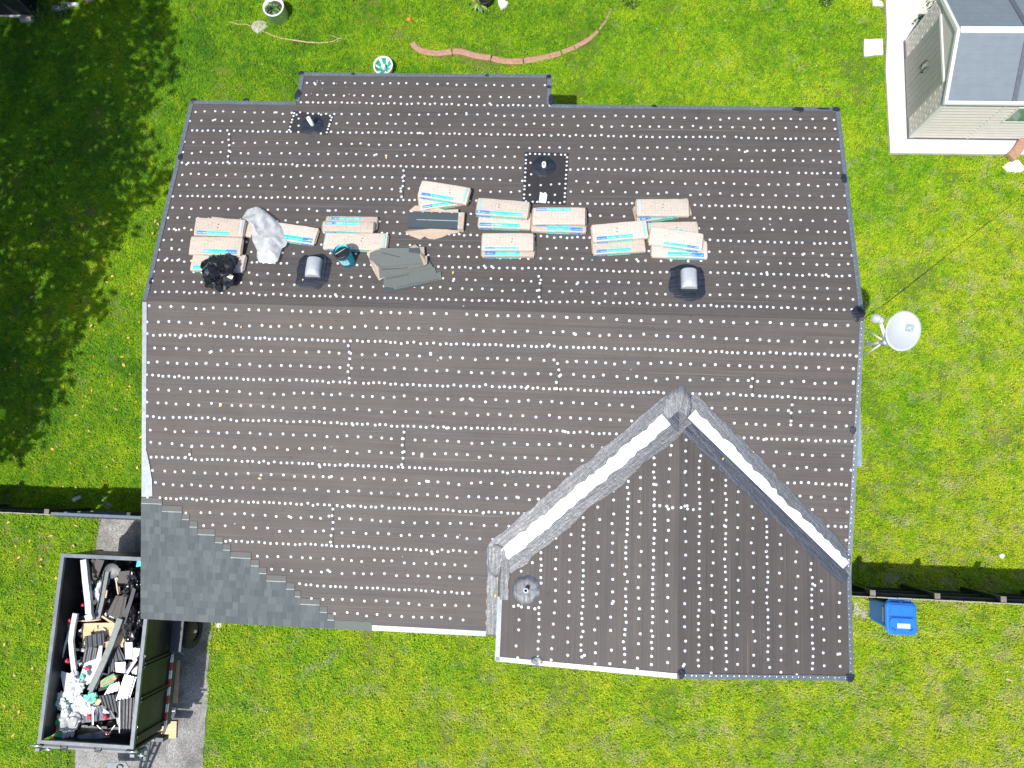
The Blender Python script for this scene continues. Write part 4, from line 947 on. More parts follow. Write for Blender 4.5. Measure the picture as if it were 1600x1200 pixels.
# back fence along the top of the picture
fence('board_fence', 'dark board fence along the far side of the back lawn', -12, 24, 9.05, 1.6, [-8, -5.6, -3.2, -.8, 1.6, 4.0, 6.4, 8.8, 11.2, 13.6, 16, 18.4], 9.0, [(.3, 9.01, 9.04), (1.3, 9.01, 9.04)], board_w=.15)

# ------------------------------------------------------------------ the garden shed
M['resin'] = simple('beige_resin_siding', (0.53, 0.495, 0.44), 0.5, var=.04, scale=4)
M['resin_light'] = simple('pale_resin_trim', (0.62, 0.61, 0.55), 0.45, var=.03, scale=4)
M['door'] = simple('taupe_resin_door', (0.27, 0.265, 0.24), 0.5, var=.06, scale=5)
M['door_line'] = simple('door_groove_shade', (0.20, 0.197, 0.178), 0.5, var=.06)
M['shed_roof'] = simple('blue_grey_shed_roof', (0.15, 0.178, 0.20), 0.5, var=.06, scale=5)
M['shed_rib'] = simple('dark_roof_rib', (0.085, 0.095, 0.12), 0.5)
M['white_cap'] = simple('white_ridge_cap', (0.80, 0.80, 0.78), 0.4, var=.03)
SX0, SX1, SY0, SY1, SE, SRZ = 16.05, 19.25, 5.27, 7.72, 1.82, 2.42
SYM = (SY0 + SY1) / 2
t = thing('garden_shed', 'beige resin garden shed with blue grey gable roof and taupe double doors on a slab', 'shed', (17.6, SYM, .1))
b = MB(); b.box((SX0 + .03, SY0 + .03, .1), (SX1, SY1 - .03, SE)); b.prism([(SX0 + .03, SY0 + .03, SE), (SX0 + .03, SYM, SRZ - .05), (SX0 + .03, SY1 - .03, SE)][::-1], (SX1 - SX0 - .03, 0, 0)); b.build('wall_core', M['resin'], t)
b = MB(); b.box((SX0 - .02, SY0 - .02, .1), (SX1, SY1 + .02, .15)); b.build('base_frame', M['shed_rib'], t)
# horizontal siding boards on the long side, each with its lower edge proud
nb = 13; z0 = .16; hb = (SE - .10 - z0) / nb
for sy, yy in ((-1, SY0 + .03), (1, SY1 - .03)):
    for i in range(nb):
        z = z0 + i * hb; b = MB()
        b.prism([(SX0 + .10, yy + sy * .040, z + .006), (SX1 - .1, yy + sy * .040, z + .006), (SX1 - .1, yy + sy * .008, z + hb - .012), (SX0 + .10, yy + sy * .008, z + hb - .012)], (0, -sy * .007, 0))
        b.build('siding_board', M['resin'], t)
for x in (SX0 + .05, 17.38, SX1 - .05):
    for sy, yy in ((-1, SY0 + .03), (1, SY1 - .03)):
        b = MB(); b.box((x - .05 if x < 17 or x > 18 else x - .02, min(yy, yy + sy * .044), .15), (x + .05 if x < 17 or x > 18 else x + .02, max(yy, yy + sy * .044), SE - .04)); b.build('corner_post' if x < 17 or x > 18 else 'joint_strip', M['resin_light'], t)
# front gable end with shingle-look panels and the doors
for (ya, yb) in ((SY0 + .03, SY0 + .48), (SY1 - .48, SY1 - .03)):
    b = MB(); b.box((SX0 + .005, ya, .15), (SX0 + .029, yb, SE - .05)); b.build('front_panel', M['resin'], t)
    for i in range(14):
        z = .2 + i * .11; off = (i % 2) * .06
        for k in range(3):
            y = ya + .03 + off + k * .13
            if y + .11 < yb: b = MB(); b.box((SX0 - .004, y, z), (SX0 + .0045, y + .11, z + .095)); b.build('wall_tile', M['resin'], t)
for ya, yb, nm in ((SY0 + .49, SYM - .006, 0), (SYM + .006, SY1 - .49, 1)):
    b = MB(); b.box((SX0 - .022, ya, .16), (SX0 + .024, yb, SE - .10)); d_ = b.build('door', M['door'], t)
    for i in range(1, 5):
        y = ya + (yb - ya) * i / 5; b = MB(); b.box((SX0 - .0245, y - .006, .20), (SX0 - .0225, y + .006, SE - .16)); b.build('groove', M['door_line'], d_)
    y = yb - .07 if nm == 0 else ya + .07
    b = MB(); b.tube([(SX0 - .02, y, .95), (SX0 - .07, y, .97), (SX0 - .07, y, 1.17), (SX0 - .02, y, 1.19)], .013, 8); b.build('door_handle', M['black_paint'], d_)
b = MB(); b.box((SX0 - .075, SYM - .05, 1.02), (SX0 - .025, SYM + .05, 1.11)); b.build('padlock', M['galv'], t)
b = MB(); b.box((SX0 - .03, SY0 + .44, SE - .095), (SX0 + .026, SY1 - .44, SE - .03)); b.build('door_lintel', M['resin_light'], t)
b = MB(); b.prism([(SX0 + .0, SY0 + .12, SE), (SX0 + .0, SYM, SRZ - .12), (SX0 + .0, SY1 - .12, SE)][::-1], (.028, 0, 0)); b.build('gable_panel', M['resin'], t)
# roof: panels, ribs, white ridge cap, pale fascia
for s, ye in ((-1, SY0 - .03), (1, SY1 + .03)):
    def RP(x, f, h=0): return Vector((x, SYM + (ye - SYM) * f, SRZ + (SE - SRZ) * f + h))
    xs = [SX0 + .02, 17.43, 18.62, SX1 + .06]
    for x0, x1 in zip(xs[:-1], xs[1:]):
        q = [RP(x0 + .003, 0), RP(x1 - .003, 0), RP(x1 - .003, 1), RP(x0 + .003, 1)]
        b = MB(); b.prism(q if s > 0 else q[::-1], (0, 0, -.05)); b.build('roof_panel', M['shed_roof'], t)
    for x in (17.43, 18.62):
        b = MB(); b.prism([RP(x - .05, .02, .02), RP(x + .05, .02, .02), RP(x + .05, 1, .02), RP(x - .05, 1, .02)], (0, 0, -.03)); b.build('roof_rib', M['shed_rib'], t)
    for k in range(1, 9):
        b = MB(); f = k / 9
        b.prism([RP(SX0 + .05, f, .003), RP(17.36, f, .003), RP(17.36, f + .006, .003), RP(SX0 + .05, f + .006, .003)], (0, 0, -.012)); b.build('roof_line', M['shed_roof'], t)
    b = MB(); b.prism([RP(SX0 - .045, 0, .012), RP(SX0 + .018, 0, .012), RP(SX0 + .018, 1.0, .012), RP(SX0 - .045, 1.0, .012)], (0, 0, -.09)); b.build('rake_trim', M['resin_light'], t)
    b = MB(); b.box((SX0 - .045, min(ye, ye + s * .05), SE - .06), (SX1, max(ye, ye + s * .05), SE + .016)); b.build('eave_trim', M['white_cap'], t)
for x0, x1 in ((SX0 + .03, 17.36), (17.5, 18.55)):
    b = MB(); b.prism([(x0, SYM - .065, SRZ + .005), (x1, SYM - .065, SRZ + .005), (x1, SYM, SRZ + .035), (x0, SYM, SRZ + .035)], (0, 0, -.03)); b.prism([(x0, SYM, SRZ + .0351), (x1, SYM, SRZ + .0351), (x1, SYM + .065, SRZ + .005), (x0, SYM + .065, SRZ + .005)], (0, 0, -.03)); b.build('ridge_cap', M['white_cap'], t)
# window on the long side; green garden reflections are painted into its colour
M['glass'] = simple('window_glass_reflection', (0.10, 0.20, 0.14), 0.06, var=.35, scale=6, spec=.8)
b = MB(); b.box((17.72, SY0 - .012, .96), (18.42, SY0 + .01, 1.52)); wdw = b.build('window', M['glass'], t)
for lo, hi in (((17.68, SY0 - .022, .92), (18.46, SY0 + .012, .96)), ((17.68, SY0 - .022, 1.52), (18.46, SY0 + .012, 1.56)), ((17.68, SY0 - .022, .9601), (17.72, SY0 + .012, 1.5199)), ((18.42, SY0 - .022, .9601), (18.46, SY0 + .012, 1.5199))):
    b = MB(); b.box(lo, hi); b.build('window_frame', M['resin_light'], wdw)

# ------------------------------------------------------------------ blue recycling bin
M['bin'] = simple('blue_bin_plastic', (0.012, 0.155, 0.60), 0.38, var=.06, scale=6)
M['bin_dark'] = simple('dark_bin_groove', (0.008, 0.03, 0.20), 0.5)
t = thing('recycling_bin', 'bright blue wheeled bin with a white label on its lid beside the right fence', 'bin', (15.07, -5.5, 0))
def rrect(x0, x1, y0, y1, r, z, n=5):
    out = []
    for cx, cy, a0 in ((x1 - r, y1 - r, 0), (x0 + r, y1 - r, PI / 2), (x0 + r, y0 + r, PI), (x1 - r, y0 + r, 1.5 * PI)):
        out += [(cx + r * math.cos(a0 + PI / 2 * k / n), cy + r * math.sin(a0 + PI / 2 * k / n), z) for k in range(n + 1)]
    return out
def loft(rings, mi=0, caps=(True, True), smooth=False):
    b = MB(); n = len(rings[0]); b.add([v for r in rings for v in r], [(i * n + k, i * n + (k + 1) % n, (i + 1) * n + (k + 1) % n, (i + 1) * n + k) for i in range(len(rings) - 1) for k in range(n)], mi, smooth)
    if caps[0]: b.f.append(tuple(range(n))[::-1]); b.mi.append(mi); b.sm.append(False)
    if caps[1]: b.f.append(tuple(range((len(rings) - 1) * n, len(rings) * n))); b.mi.append(mi); b.sm.append(False)
    return b
loft([rrect(14.88, 15.28, -5.75, -5.30, .05, .02), rrect(14.83, 15.33, -5.80, -5.24, .06, 1.0), rrect(14.80, 15.36, -5.83, -5.21, .06, 1.005), rrect(14.80, 15.36, -5.83, -5.21, .06, 1.045)]).build('bin_body', M['bin'], t)
loft([rrect(14.775, 15.38, -5.865, -5.235, .10, 1.048), rrect(14.77, 15.385, -5.87, -5.23, .10, 1.075), rrect(14.80, 15.355, -5.84, -5.26, .09, 1.10), rrect(14.81, 15.345, -5.82, -5.275, .09, 1.102)]).build('bin_lid', M['bin'], t)
loft([rrect(14.82, 15.34, -5.83, -5.53, .09, 1.103), rrect(14.835, 15.33, -5.815, -5.545, .08, 1.125)]).build('lid_panel', M['bin'], t)
loft([rrect(14.85, 15.32, -5.50, -5.275, .03, 1.1025), rrect(14.865, 15.305, -5.49, -5.285, .03, 1.115)]).build('lid_panel', M['bin'], t)
b = MB(); b.box((14.84, -5.527, 1.1025), (15.33, -5.510, 1.109)); b.build('lid_groove', M['bin_dark'], t)
for sx in (-1, 1):
    cx = 15.08 + sx * .17; b = MB(); mm = Matrix.Translation((cx, -5.76, 1.1255)) @ Matrix.Rotation(sx * .65, 4, 'Z'); b.box((-.045, -.012, -.002), (.045, .012, .004), 0, mm); b.build('lid_mark', M['bin_dark'], t)
for x0 in (14.88, 15.11):
    b = MB(); b.box((x0, -5.262, 1.095), (x0 + .17, -5.238, 1.104)); b.build('handle_slot', M['bin_dark'], t)
b = MB(); b.tube([(14.86, -5.22, 1.02), (14.86, -5.175, 1.05), (15.30, -5.175, 1.05), (15.30, -5.22, 1.02)], .016, 8); b.build('handle', M['bin'], t)
b = MB(); b.box((14.98, -5.735, 1.1255), (15.23, -5.645, 1.129)); b.build('lid_label', M['white_print'], t)
b = MB(); 
for x in (15.015, 15.19): b.box((x - .014, -5.672, 1.1291), (x + .014, -5.655, 1.1305))
for i in range(6): b.box((15.04 + i * .022, -5.70, 1.1291), (15.053 + i * .022, -5.672, 1.1302))
b.build('label_print', M['weathered'], t)
b = MB()
for i in range(7):                     # a line of white lettering down the left side, not readable in the photograph
    y = -5.38 - i * .042; b.box((14.826, y - .03, .80 + (i % 2) * .01), (14.8385, y, .90 - (i % 3) * .012))
b.build('side_lettering', M['white_print'], t)
for x in (14.90, 15.26):
    b = MB(); b.lathe([(.001, -.03), (.11, -.03), (.11, .03), (.001, .03)], 18, 0, Matrix.Translation((x, -5.24, .11)) @ Matrix.Rotation(PI / 2, 4, 'Y')); b.build('wheel', M['black_paint'], t)

# ------------------------------------------------------------------ small things on the lawns
# white pot with a plant
P0 = Vector((0.592, 8.309, 0.000)); P0.y = 8.38; P0.x = .63
t = thing('plant_pot', 'round white plant pot with a green plant at the far edge of the back lawn', 'plant pot', P0)
M['white_pot'] = simple('white_glazed_pot', (.70, .72, .74), .4, var=.04)
M['potsoil'] = simple('potting_soil', (.05, .04, .03), .95, var=.4, scale=40, bump=.6)
M['leaf'] = simple('green_leaf', (.07, .16, .02), .5, var=.35, scale=8)
M['leaf_dark'] = simple('dark_green_leaf', (.025, .07, .018), .5, var=.35, scale=8)
b = MB(); b.lathe([(.001, 0), (.255, 0), (.258, .40), (.266, .402), (.268, .43), (.235, .432), (.222, .36), (.19, .33)], 30, 0, Matrix.Translation(P0)); b.build('pot_body', M['white_pot'], t)
b = MB(); b.lathe([(.222, .345), (.1, .36), (.001, .362)], 24, 0, Matrix.Translation(P0)); b.build('soil', M['potsoil'], t)
def leaf_tuft(center, n, length, mats, parent, name='leaf', seed=0, w=.05, spread=1.0):
    r = random.Random(seed)
    for k in range(n):
        a = r.uniform(0, 2 * PI); el = r.uniform(.25, 1.2); L2 = length * r.uniform(.6, 1.1); d = Vector((math.cos(a), math.sin(a), 0)); s = Vector((-d.y, d.x, 0)); vs = []
        for i in range(5):
            f = i / 4; p = Vector(center) + d * (L2 * f * math.cos(el) * spread) + Vector((0, 0, L2 * (f * math.sin(el) - .55 * f * f))); ww = w * math.sin(PI * (.12 + .86 * f)) 
            vs += [p + s * ww, p + Vector((0, 0, .012 * math.sin(PI * f))) , p - s * ww]
        b = MB(); b.add(vs, [(i * 3 + j, i * 3 + j + 1, i * 3 + j + 4, i * 3 + j + 3) for i in range(4) for j in range(2)], 0, True)
        b.build(name, mats[k % len(mats)], parent, fix=False)
leaf_tuft(P0 + Vector((-.03, 0, .36)), 22, .36, [M['leaf'], M['leaf_dark']], t, seed=4, w=.04)
# flat stone and a long bent twig
M['stone'] = simple('pale_field_stone', (.36, .33, .29), .9, var=.25, scale=10, bump=.6, dirt=(.22, .20, .16))
def stone(name, label, cat, pts, z1, seed=0, mat=None, group=None):
    r = random.Random(seed); n = len(pts); c = sum((Vector(p) for p in pts), Vector()) / n; b = MB()
    rings = []
    for f, z in ((1.0, .0), (1.03, z1 * .5), (.92, z1 * .92), (.5, z1)):
        rings.append([(c.x + (p[0] - c.x) * f + r.uniform(-.008, .008), c.y + (p[1] - c.y) * f + r.uniform(-.008, .008), z + r.uniform(-.006, .006) * (z > 0)) for p in pts])
    o = loft(rings).build(name, mat or M['stone']); return tag(o, label, cat, group)
stone('flat_stone', 'flat grey beige stone beside the white plant pot', 'stone', [(-0.072, 8.093, 0.000), (-0.001, 8.218, 0.000), (0.161, 8.272, 0.000), (0.366, 8.219, 0.000), (0.359, 8.113, 0.000), (0.256, 7.971, 0.000), (0.129, 7.899, 0.000), (-0.013, 7.987, 0.000)], .07, 1)
b = MB(); b.tube([(-0.648, 8.216, 0.050), (-0.407, 8.146, 0.050), (-0.190, 8.147, 0.050), (0.277, 7.955, 0.050), (0.502, 7.850, 0.050), (0.758, 7.764, 0.050), (1.092, 7.713, 0.050), (1.426, 7.663, 0.050), (1.756, 7.647, 0.050), (2.000, 7.666, 0.050), (2.129, 7.702, 0.050), (2.221, 7.773, 0.050), (2.486, 7.739, 0.050)], [.010, .012, .013, .014, .017, .018, .020, .021, .020, .017, .014, .012, .008], 6)
tw = b.build('dry_branch', simple('pale_dry_bark', (.42, .30, .18), .8, var=.3, scale=20)); tag(tw, 'long thin pale dry branch lying on the grass below the plant pot', 'branch')
b = MB(); b.tube([(2.221, 7.773, 0.050), (2.103, 7.825, 0.050), (1.969, 7.859, 0.050)], [.010, .009, .006], 6); b.build('side_twig', tw.data.materials[0], tw)
# green planter bowl with white rim
c = Vector((3.458, 6.928, 0.000))
t = thing('garden_bowl', 'round green ribbed plastic bowl with white rim against the back eave', 'bowl', c)
M['green_pl'] = simple('sea_green_plastic', (.03, .30, .19), .35, var=.15); M['white_pl'] = simple('white_plastic', (.74, .78, .76), .4, var=.05)
b = MB(); n = 40; vs = []; fs = []
for i, (r, z) in enumerate(((.05, .10), (.12, .12), (.19, .19), (.222, .25))):
    for k in range(n): vs.append((c.x + r * math.cos(2 * PI * k / n), c.y + r * math.sin(2 * PI * k / n), z + (.012 if k % 2 else 0)))
for i in range(3):
    for k in range(n): b.sm.append(False); b.mi.append(1 if (k // 2) % 3 == 0 and i > 0 else 0); b.f.append((i * n + k, i * n + (k + 1) % n, (i + 1) * n + (k + 1) % n, (i + 1) * n + k))
b.v = vs; b.build('ribbed_bowl', [M['green_pl'], M['white_pl']], t, fix=False)
b = MB(); b.lathe([(.205, .24), (.222, .268), (.24, .268), (.246, .24), (.20, .05), (.16, 0), (.001, 0)], 36, 0, Matrix.Translation(c)); b.build('rim', M['white_pl'], t)
b = MB(); b.lathe([(.05, .08), (.055, .2), (.045, .24), (.001, .25)], 18, 0, Matrix.Translation(c + Vector((-.005, .01, 0)))); b.build('centre_post', M['white_pl'], t)
b = MB(); b.lathe([(.001, .13), (.03, .135), (.001, .15)], 10, 0, Matrix.Translation(c + Vector((.05, -.10, 0)))); b.build('knob', M['white_pl'], t)
# orange ball
c = Vector((3.988, 8.289, 0.000)); b = MB(); prof = [(max(.001, .062 * math.sin(PI * k / 10)), .062 - .062 * math.cos(PI * k / 10)) for k in range(11)]
b.lathe(prof, 20, 0, Matrix.Translation(c)); tag(b.build('ball', simple('orange_rubber', (.80, .19, .03), .5, var=.05)), 'small orange ball lying on the back lawn', 'ball')
# curved terracotta edging
M['terra'] = simple('terracotta_rubber', (.36, .20, .135), .8, var=.2, scale=16, bump=.4, dirt=(.28, .19, .13))
def edging(label, line, w, h=.07, seed=0):
    P = [Vector(p) for p in line]; Q = []
    for i in range(len(P) - 1):
        for k in range(4):
            f = k / 4; p0, p1, p2, p3 = P[max(i - 1, 0)], P[i], P[i + 1], P[min(i + 2, len(P) - 1)]
            Q.append(.5 * ((2 * p1) + (p2 - p0) * f + (2 * p0 - 5 * p1 + 4 * p2 - p3) * f * f + (3 * p1 - p0 - 3 * p2 + p3) * f ** 3))
    Q.append(P[-1]); b = MB(); vs = []
    for i, q in enumerate(Q):
        d = (Q[min(i + 1, len(Q) - 1)] - Q[max(i - 1, 0)]).normalized(); s = Vector((-d.y, d.x, 0)); ww = w[0] + (w[1] - w[0]) * i / (len(Q) - 1)
        vs += [q - s * ww, q - s * ww * .95 + Vector((0, 0, h * .8)), q - s * ww * .6 + Vector((0, 0, h)), q + s * ww * .6 + Vector((0, 0, h)), q + s * ww * .95 + Vector((0, 0, h * .8)), q + s * ww]
    n = len(Q)
    b.add(vs, [(i * 6 + j, i * 6 + (j + 1) % 6, (i + 1) * 6 + (j + 1) % 6, (i + 1) * 6 + j) for i in range(n - 1) for j in range(6)])
    b.f += [tuple(range(6)), tuple(range((n - 1) * 6, n * 6))]; b.mi += [0, 0]; b.sm += [False, False]
    return tag(b.build('lawn_edging', M['terra']), label, 'lawn edging', 'terracotta edging sections')
edging('wavy terracotta edging section at the left end of the curved run on the back lawn', [(4.108, 7.660, 0.000), (4.230, 7.522, 0.000), (4.446, 7.420, 0.000), (4.771, 7.387, 0.000), (5.106, 7.433, 0.000)], (.075, .085), .08)
edging('second terracotta edging section from the left end, bending down to the right', [(5.138, 7.442, 0.000), (5.364, 7.426, 0.000), (5.657, 7.342, 0.000), (5.899, 7.292, 0.000), (6.092, 7.277, 0.000)], (.085, .08), .08)
edging('terracotta edging section straight behind the gabled back roof projection', [(6.125, 7.260, 0.000), (6.383, 7.193, 0.000), (6.622, 7.178, 0.000), (6.892, 7.189, 0.000)], (.08, .085), .08)
edging('terracotta edging section right of the lowest bend, grass showing along it', [(6.923, 7.198, 0.000), (7.255, 7.252, 0.000), (7.537, 7.322, 0.000), (7.819, 7.410, 0.000)], (.085, .075), .08)
edging('short terracotta edging section rising to the right between two gaps', [(7.850, 7.445, 0.000), (8.038, 7.514, 0.000), (8.147, 7.567, 0.000)], (.065, .06), .07)
edging('terracotta edging section climbing steeply before the narrow end of the run', [(8.162, 7.584, 0.000), (8.426, 7.740, 0.000), (8.597, 7.879, 0.000), (8.720, 8.017, 0.000)], (.065, .05), .06)
edging('narrow half buried terracotta edging section at the top right end of the run', [(8.750, 8.052, 0.000), (8.888, 8.260, 0.000), (8.978, 8.469, 0.000), (9.022, 8.625, 0.000)], (.032, .03), .05)
edging('loose terracotta edging section propped on the slab edge beneath the shed window', [(18.316, 4.797, 0.100), (18.468, 4.957, 0.100), (18.626, 5.213, 0.100), (18.786, 5.485, 0.100)], (.115, .10), .10)
# pavers and broken concrete
sq = [(15.123, 7.817, 0.000), (15.563, 7.836, 0.000), (15.565, 7.417, 0.000), (15.127, 7.380, 0.000)]
b = MB(); b.prism([(p[0], p[1], .07) for p in ragged(sq, .12, .012, 2)], (0, 0, -.06)); tag(b.build('paver', M['white_concrete']), 'square bleached concrete paver in the grass left of the shed slab', 'paver')
stone('stone_slab', 'speckled white stone slab at the right edge below the shed', 'stone', [(18.192, 4.620, 0.000), (18.314, 4.733, 0.000), (18.563, 4.801, 0.000), (18.683, 4.629, 0.000), (18.663, 4.534, 0.000), (18.530, 4.468, 0.000), (18.301, 4.496, 0.000)], .08, 5, M['white_concrete'])
stone('concrete_lump', 'white concrete lump nearest the left along the far fence near the shed', 'concrete lump', [(15.350, 8.870, 0.000), (15.578, 8.837, 0.000), (15.604, 8.700, 0.000), (15.361, 8.699, 0.000)], .09, 6, M['white_concrete'], 'concrete lumps by the far fence')
stone('concrete_lump', 'flat white concrete lump touching the big pale slab by the far fence', 'concrete lump', [(15.851, 8.820, 0.000), (16.064, 8.838, 0.000), (16.076, 8.736, 0.000), (15.848, 8.718, 0.000)], .08, 7, M['white_concrete'], 'concrete lumps by the far fence')
stone('concrete_lump', 'largest pale slanting concrete slab against the far fence beside the shed', 'concrete lump', [(16.125, 8.838, 0.000), (16.312, 8.975, 0.000), (16.615, 8.976, 0.000), (16.515, 8.737, 0.000), (16.243, 8.736, 0.000)], .14, 8, M['white_concrete'], 'concrete lumps by the far fence')
stone('concrete_lump', 'angled white concrete lump right of the big pale slab, nearest the shed', 'concrete lump', [(16.593, 8.789, 0.000), (16.784, 8.670, 0.000), (16.721, 8.602, 0.000), (16.559, 8.686, 0.000)], .09, 9, M['white_concrete'], 'concrete lumps by the far fence')
stone('concrete_lump', 'jagged bright white lump by the far fence next to a black plant tub', 'concrete lump', [(6.200, 8.826, 0.000), (6.362, 8.826, 0.000), (6.478, 8.739, 0.000), (6.434, 8.651, 0.000), (6.292, 8.562, 0.000), (6.222, 8.703, 0.000)], .12, 10, M['white_concrete'], 'concrete lumps by the far fence')
stone('concrete_lump', 'long broken white concrete piece half under a bush at the shaded left end', 'concrete lump', [(-5.402, 8.609, 0.000), (-5.123, 8.719, 0.000), (-4.918, 8.738, 0.000), (-4.708, 8.720, 0.000), (-4.699, 8.648, 0.000), (-4.968, 8.592, 0.000), (-5.197, 8.501, 0.000), (-5.368, 8.482, 0.000)], .10, 11, M['white_concrete'], 'concrete lumps by the far fence')
stone('concrete_block', 'grey concrete block in front of the dark mesh cage', 'concrete block', [(-6.208, 8.297, 0.000), (-5.859, 8.280, 0.000), (-5.827, 8.172, 0.000), (-6.153, 8.152, 0.000)], .14, 12, M['stone'])
stone('concrete_lump', 'pinkish stone by the far fence in the shade, above the shaded lawn', 'concrete lump', [(-4.594, 8.903, 0.000), (-4.352, 8.903, 0.000), (-4.304, 8.794, 0.000), (-4.472, 8.757, 0.000), (-4.565, 8.812, 0.000)], .10, 13, simple('pinkish_stone', (.45, .34, .30), .9), 'concrete lumps by the far fence')
stone('concrete_block', 'small pale block lying in the fence shadow above the driveway', 'concrete block', [(-3.225, -3.932, 0.000), (-3.051, -3.836, 0.000), (-2.997, -3.893, 0.000), (-3.169, -4.003, 0.000)], .08, 14, M['white_concrete'])
stone('brick_chunk', 'small white stone at the house corner beside the driveway', 'stone', [(0.480, -6.541, 0.000), (0.627, -6.520, 0.000), (0.636, -6.617, 0.000), (0.520, -6.637, 0.000)], .07, 15, M['white_concrete'])
# black tub with plants by the far fence
c = Vector((5.783, 8.754, 0.000)); c.y = min(c.y, 8.75)
t = thing('plant_tub', 'black tub with yellow green plant by the far fence', 'plant pot', c)
b = MB(); b.lathe([(.001, 0), (.13, 0), (.17, .26), (.175, .28), (.15, .28), (.14, .22), (.001, .22)], 22, 0, Matrix.Translation(c + Vector((.12, .0, 0)))); b.build('tub', M['black_paint'], t)
leaf_tuft(c + Vector((-.06, -.04, .15)), 18, .34, [simple('yellow_green_leaf', (.22, .27, .04), .5, var=.3), M['leaf']], t, seed=9, w=.045)
# low bushes by the far fence
def bush(label, c, r, h, seed, cnt=240, mats=None):
    rr = random.Random(seed); c = Vector(c); b = MB()
    for k in range(cnt):
        a = rr.uniform(0, 2 * PI); q = r * math.sqrt(rr.random()); z = h * rr.uniform(.1, 1) * (1 - (q / r) ** 2 * .6)
        p = c + Vector((q * math.cos(a), q * math.sin(a), z)); d = Vector((rr.uniform(-1, 1), rr.uniform(-1, 1), rr.uniform(.1, 1))).normalized(); e = d.orthogonal().normalized(); f = d.cross(e); s = rr.uniform(.02, .045)
        b.add([p - e * s, p - f * s * .5, p + e * s, p + f * s * .5], [(0, 1, 2, 3)], rr.randint(0, 1))
    t = thing('bush', label, 'bush', c); b.build('foliage', mats or [M['leaf'], M['leaf_dark']], t, fix=False)
    b = MB(); b.tube([c, c + Vector((.01, .01, h * .6))], [.02, .008], 6); b.build('stem', M['weathered'], t)
bush('small dark green bush over the broken concrete in the shade', (-5.091, 8.483, 0.000), .22, .35, 1)
bush('weedy bush growing at the foot of the shed by its back corner', (16.493, 8.145, 0.000), .25, .35, 2, 260)
bush('yellow green weeds by the far fence between concrete lump and shed', (16.773, 8.772, 0.000), .30, .35, 3, 260)
bush('grey green weeds at the corner of the dark mesh cage', (-5.709, 8.444, 0.000), .26, .30, 5, 200)
bush('loose weeds by the far fence beyond the right end of the edging', (9.510, 8.801, 0.000), .22, .3, 6, 160)
bush('tall weed against the far fence left of the white concrete lumps', (14.232, 8.798, 0.000), .16, .45, 7, 140)
# dark mesh cage in the far left corner
M['cage'] = simple('dark_shade_cloth', (.008, .011, .012), .8, var=.3); M['cage_bar'] = simple('green_grey_steel', (.06, .08, .075), .5); M['cage_sill'] = simple('pale_steel_sill', (.45, .46, .45), .5)
A = Vector((-5.818, 8.353, 0.000)); t = thing('mesh_cage', 'dark shade cloth covered garden cage with steel bars at the shaded far corner', 'cage', A)
x1, y0 = A.x, A.y; x0, y1 = x1 - 2.4, y0 + 2.2
b = MB(); b.box((x0, y0 + .03, .04), (x1 - .03, y1, 1.1)); b.build('cover', M['cage'], t)
for p, q in (((x0, y0, 1.12), (x1, y0, 1.12)), ((x1, y0, 1.12), (x1, y1, 1.12)), ((x1, y0, 0), (x1, y0, 1.12)), ((x0 + .9, y0, 0), (x0 + .9, y0, 1.12)), ((x1, y0, 1.13), (x0 + .9, y1, 1.13)), ((x1 - .02, y0 + .8, .02), (x1 - .02, y0 + .8, 1.12))):
    b = MB(); b.tube([p, q], .022, 6); b.build('bar', M['cage_bar'], t)
b = MB(); b.box((x0, y0 - .03, .02), (x1 - .03, y0 + .02, .07)); b.build('sill', M['cage_sill'], t)

# ------------------------------------------------------------------ dump trailer
M['tr_body'] = simple('dark_olive_trailer_paint', (.015, .018, .020), .42, var=.25, scale=3, dirt=(.07, .06, .045))
M['tr_in'] = simple('black_trailer_inside', (.014, .017, .020), .55, var=.5, scale=4)
M['tr_rim'] = simple('blue_grey_trailer_rim', (.13, .155, .175), .42, var=.25, scale=6, dirt=(.25, .24, .22))
M['tr_frame'] = simple('navy_trailer_frame', (.03, .042, .058), .45, var=.3)
M['rubber'] = simple('tyre_rubber', (.018, .017, .016), .8, var=.3); M['rusty_rim'] = simple('rusty_wheel', (.11, .08, .055), .7, .3, var=.3)
M['refl_red'] = simple('red_reflective_tape', (.45, .03, .03), .4); M['refl_white'] = simple('white_reflective_tape', (.72, .73, .73), .4)
M['chrome'] = simple('bright_steel', (.55, .56, .57), .3, .8)
TX0, TX1, TY0, TY1, TZ, TF = -2.06, -.13, -8.66, -4.99, 1.9, .85
t = thing('dump_trailer', 'dark high sided dump trailer full of roofing rubbish parked on the driveway', 'trailer', ((TX0 + TX1) / 2, -6.8, 0))
trailer = t
b = MB(); b.box((TX0 + .04, TY0 + .05, TF - .06), (TX1 - .04, TY1 - .04, TF)); b.build('bed_floor', M['tr_in'], t)
for lo, hi, nm in (((TX0, TY0 + .05, TF - .061), (TX0 + .035, TY1, TZ - .06), 'side_wall'), ((TX1 - .035, TY0 + .05, TF - .061), (TX1, TY1, TZ - .06), 'side_wall'), ((TX0 + .036, TY1 - .035, TF - .061), (TX1 - .036, TY1, TZ - .06), 'front_wall')):
    b = MB(); b.box(lo, hi); b.build(nm, [M['tr_body']], t)
for lo, hi in (((TX0 - .02, TY0, TZ - .06), (TX0 + .055, TY1 + .02, TZ)), ((TX1 - .055, TY0, TZ - .06), (TX1 + .02, TY1 + .02, TZ)), ((TX0 + .056, TY1 - .055, TZ - .06), (TX1 - .056, TY1 + .02, TZ - .002)), ((TX0 + .056, TY0, TZ - .06), (TX1 - .056, TY0 + .065, TZ - .002))):
    b = MB(); b.box(lo, hi); b.build('rim_rail', M['tr_rim'], t)
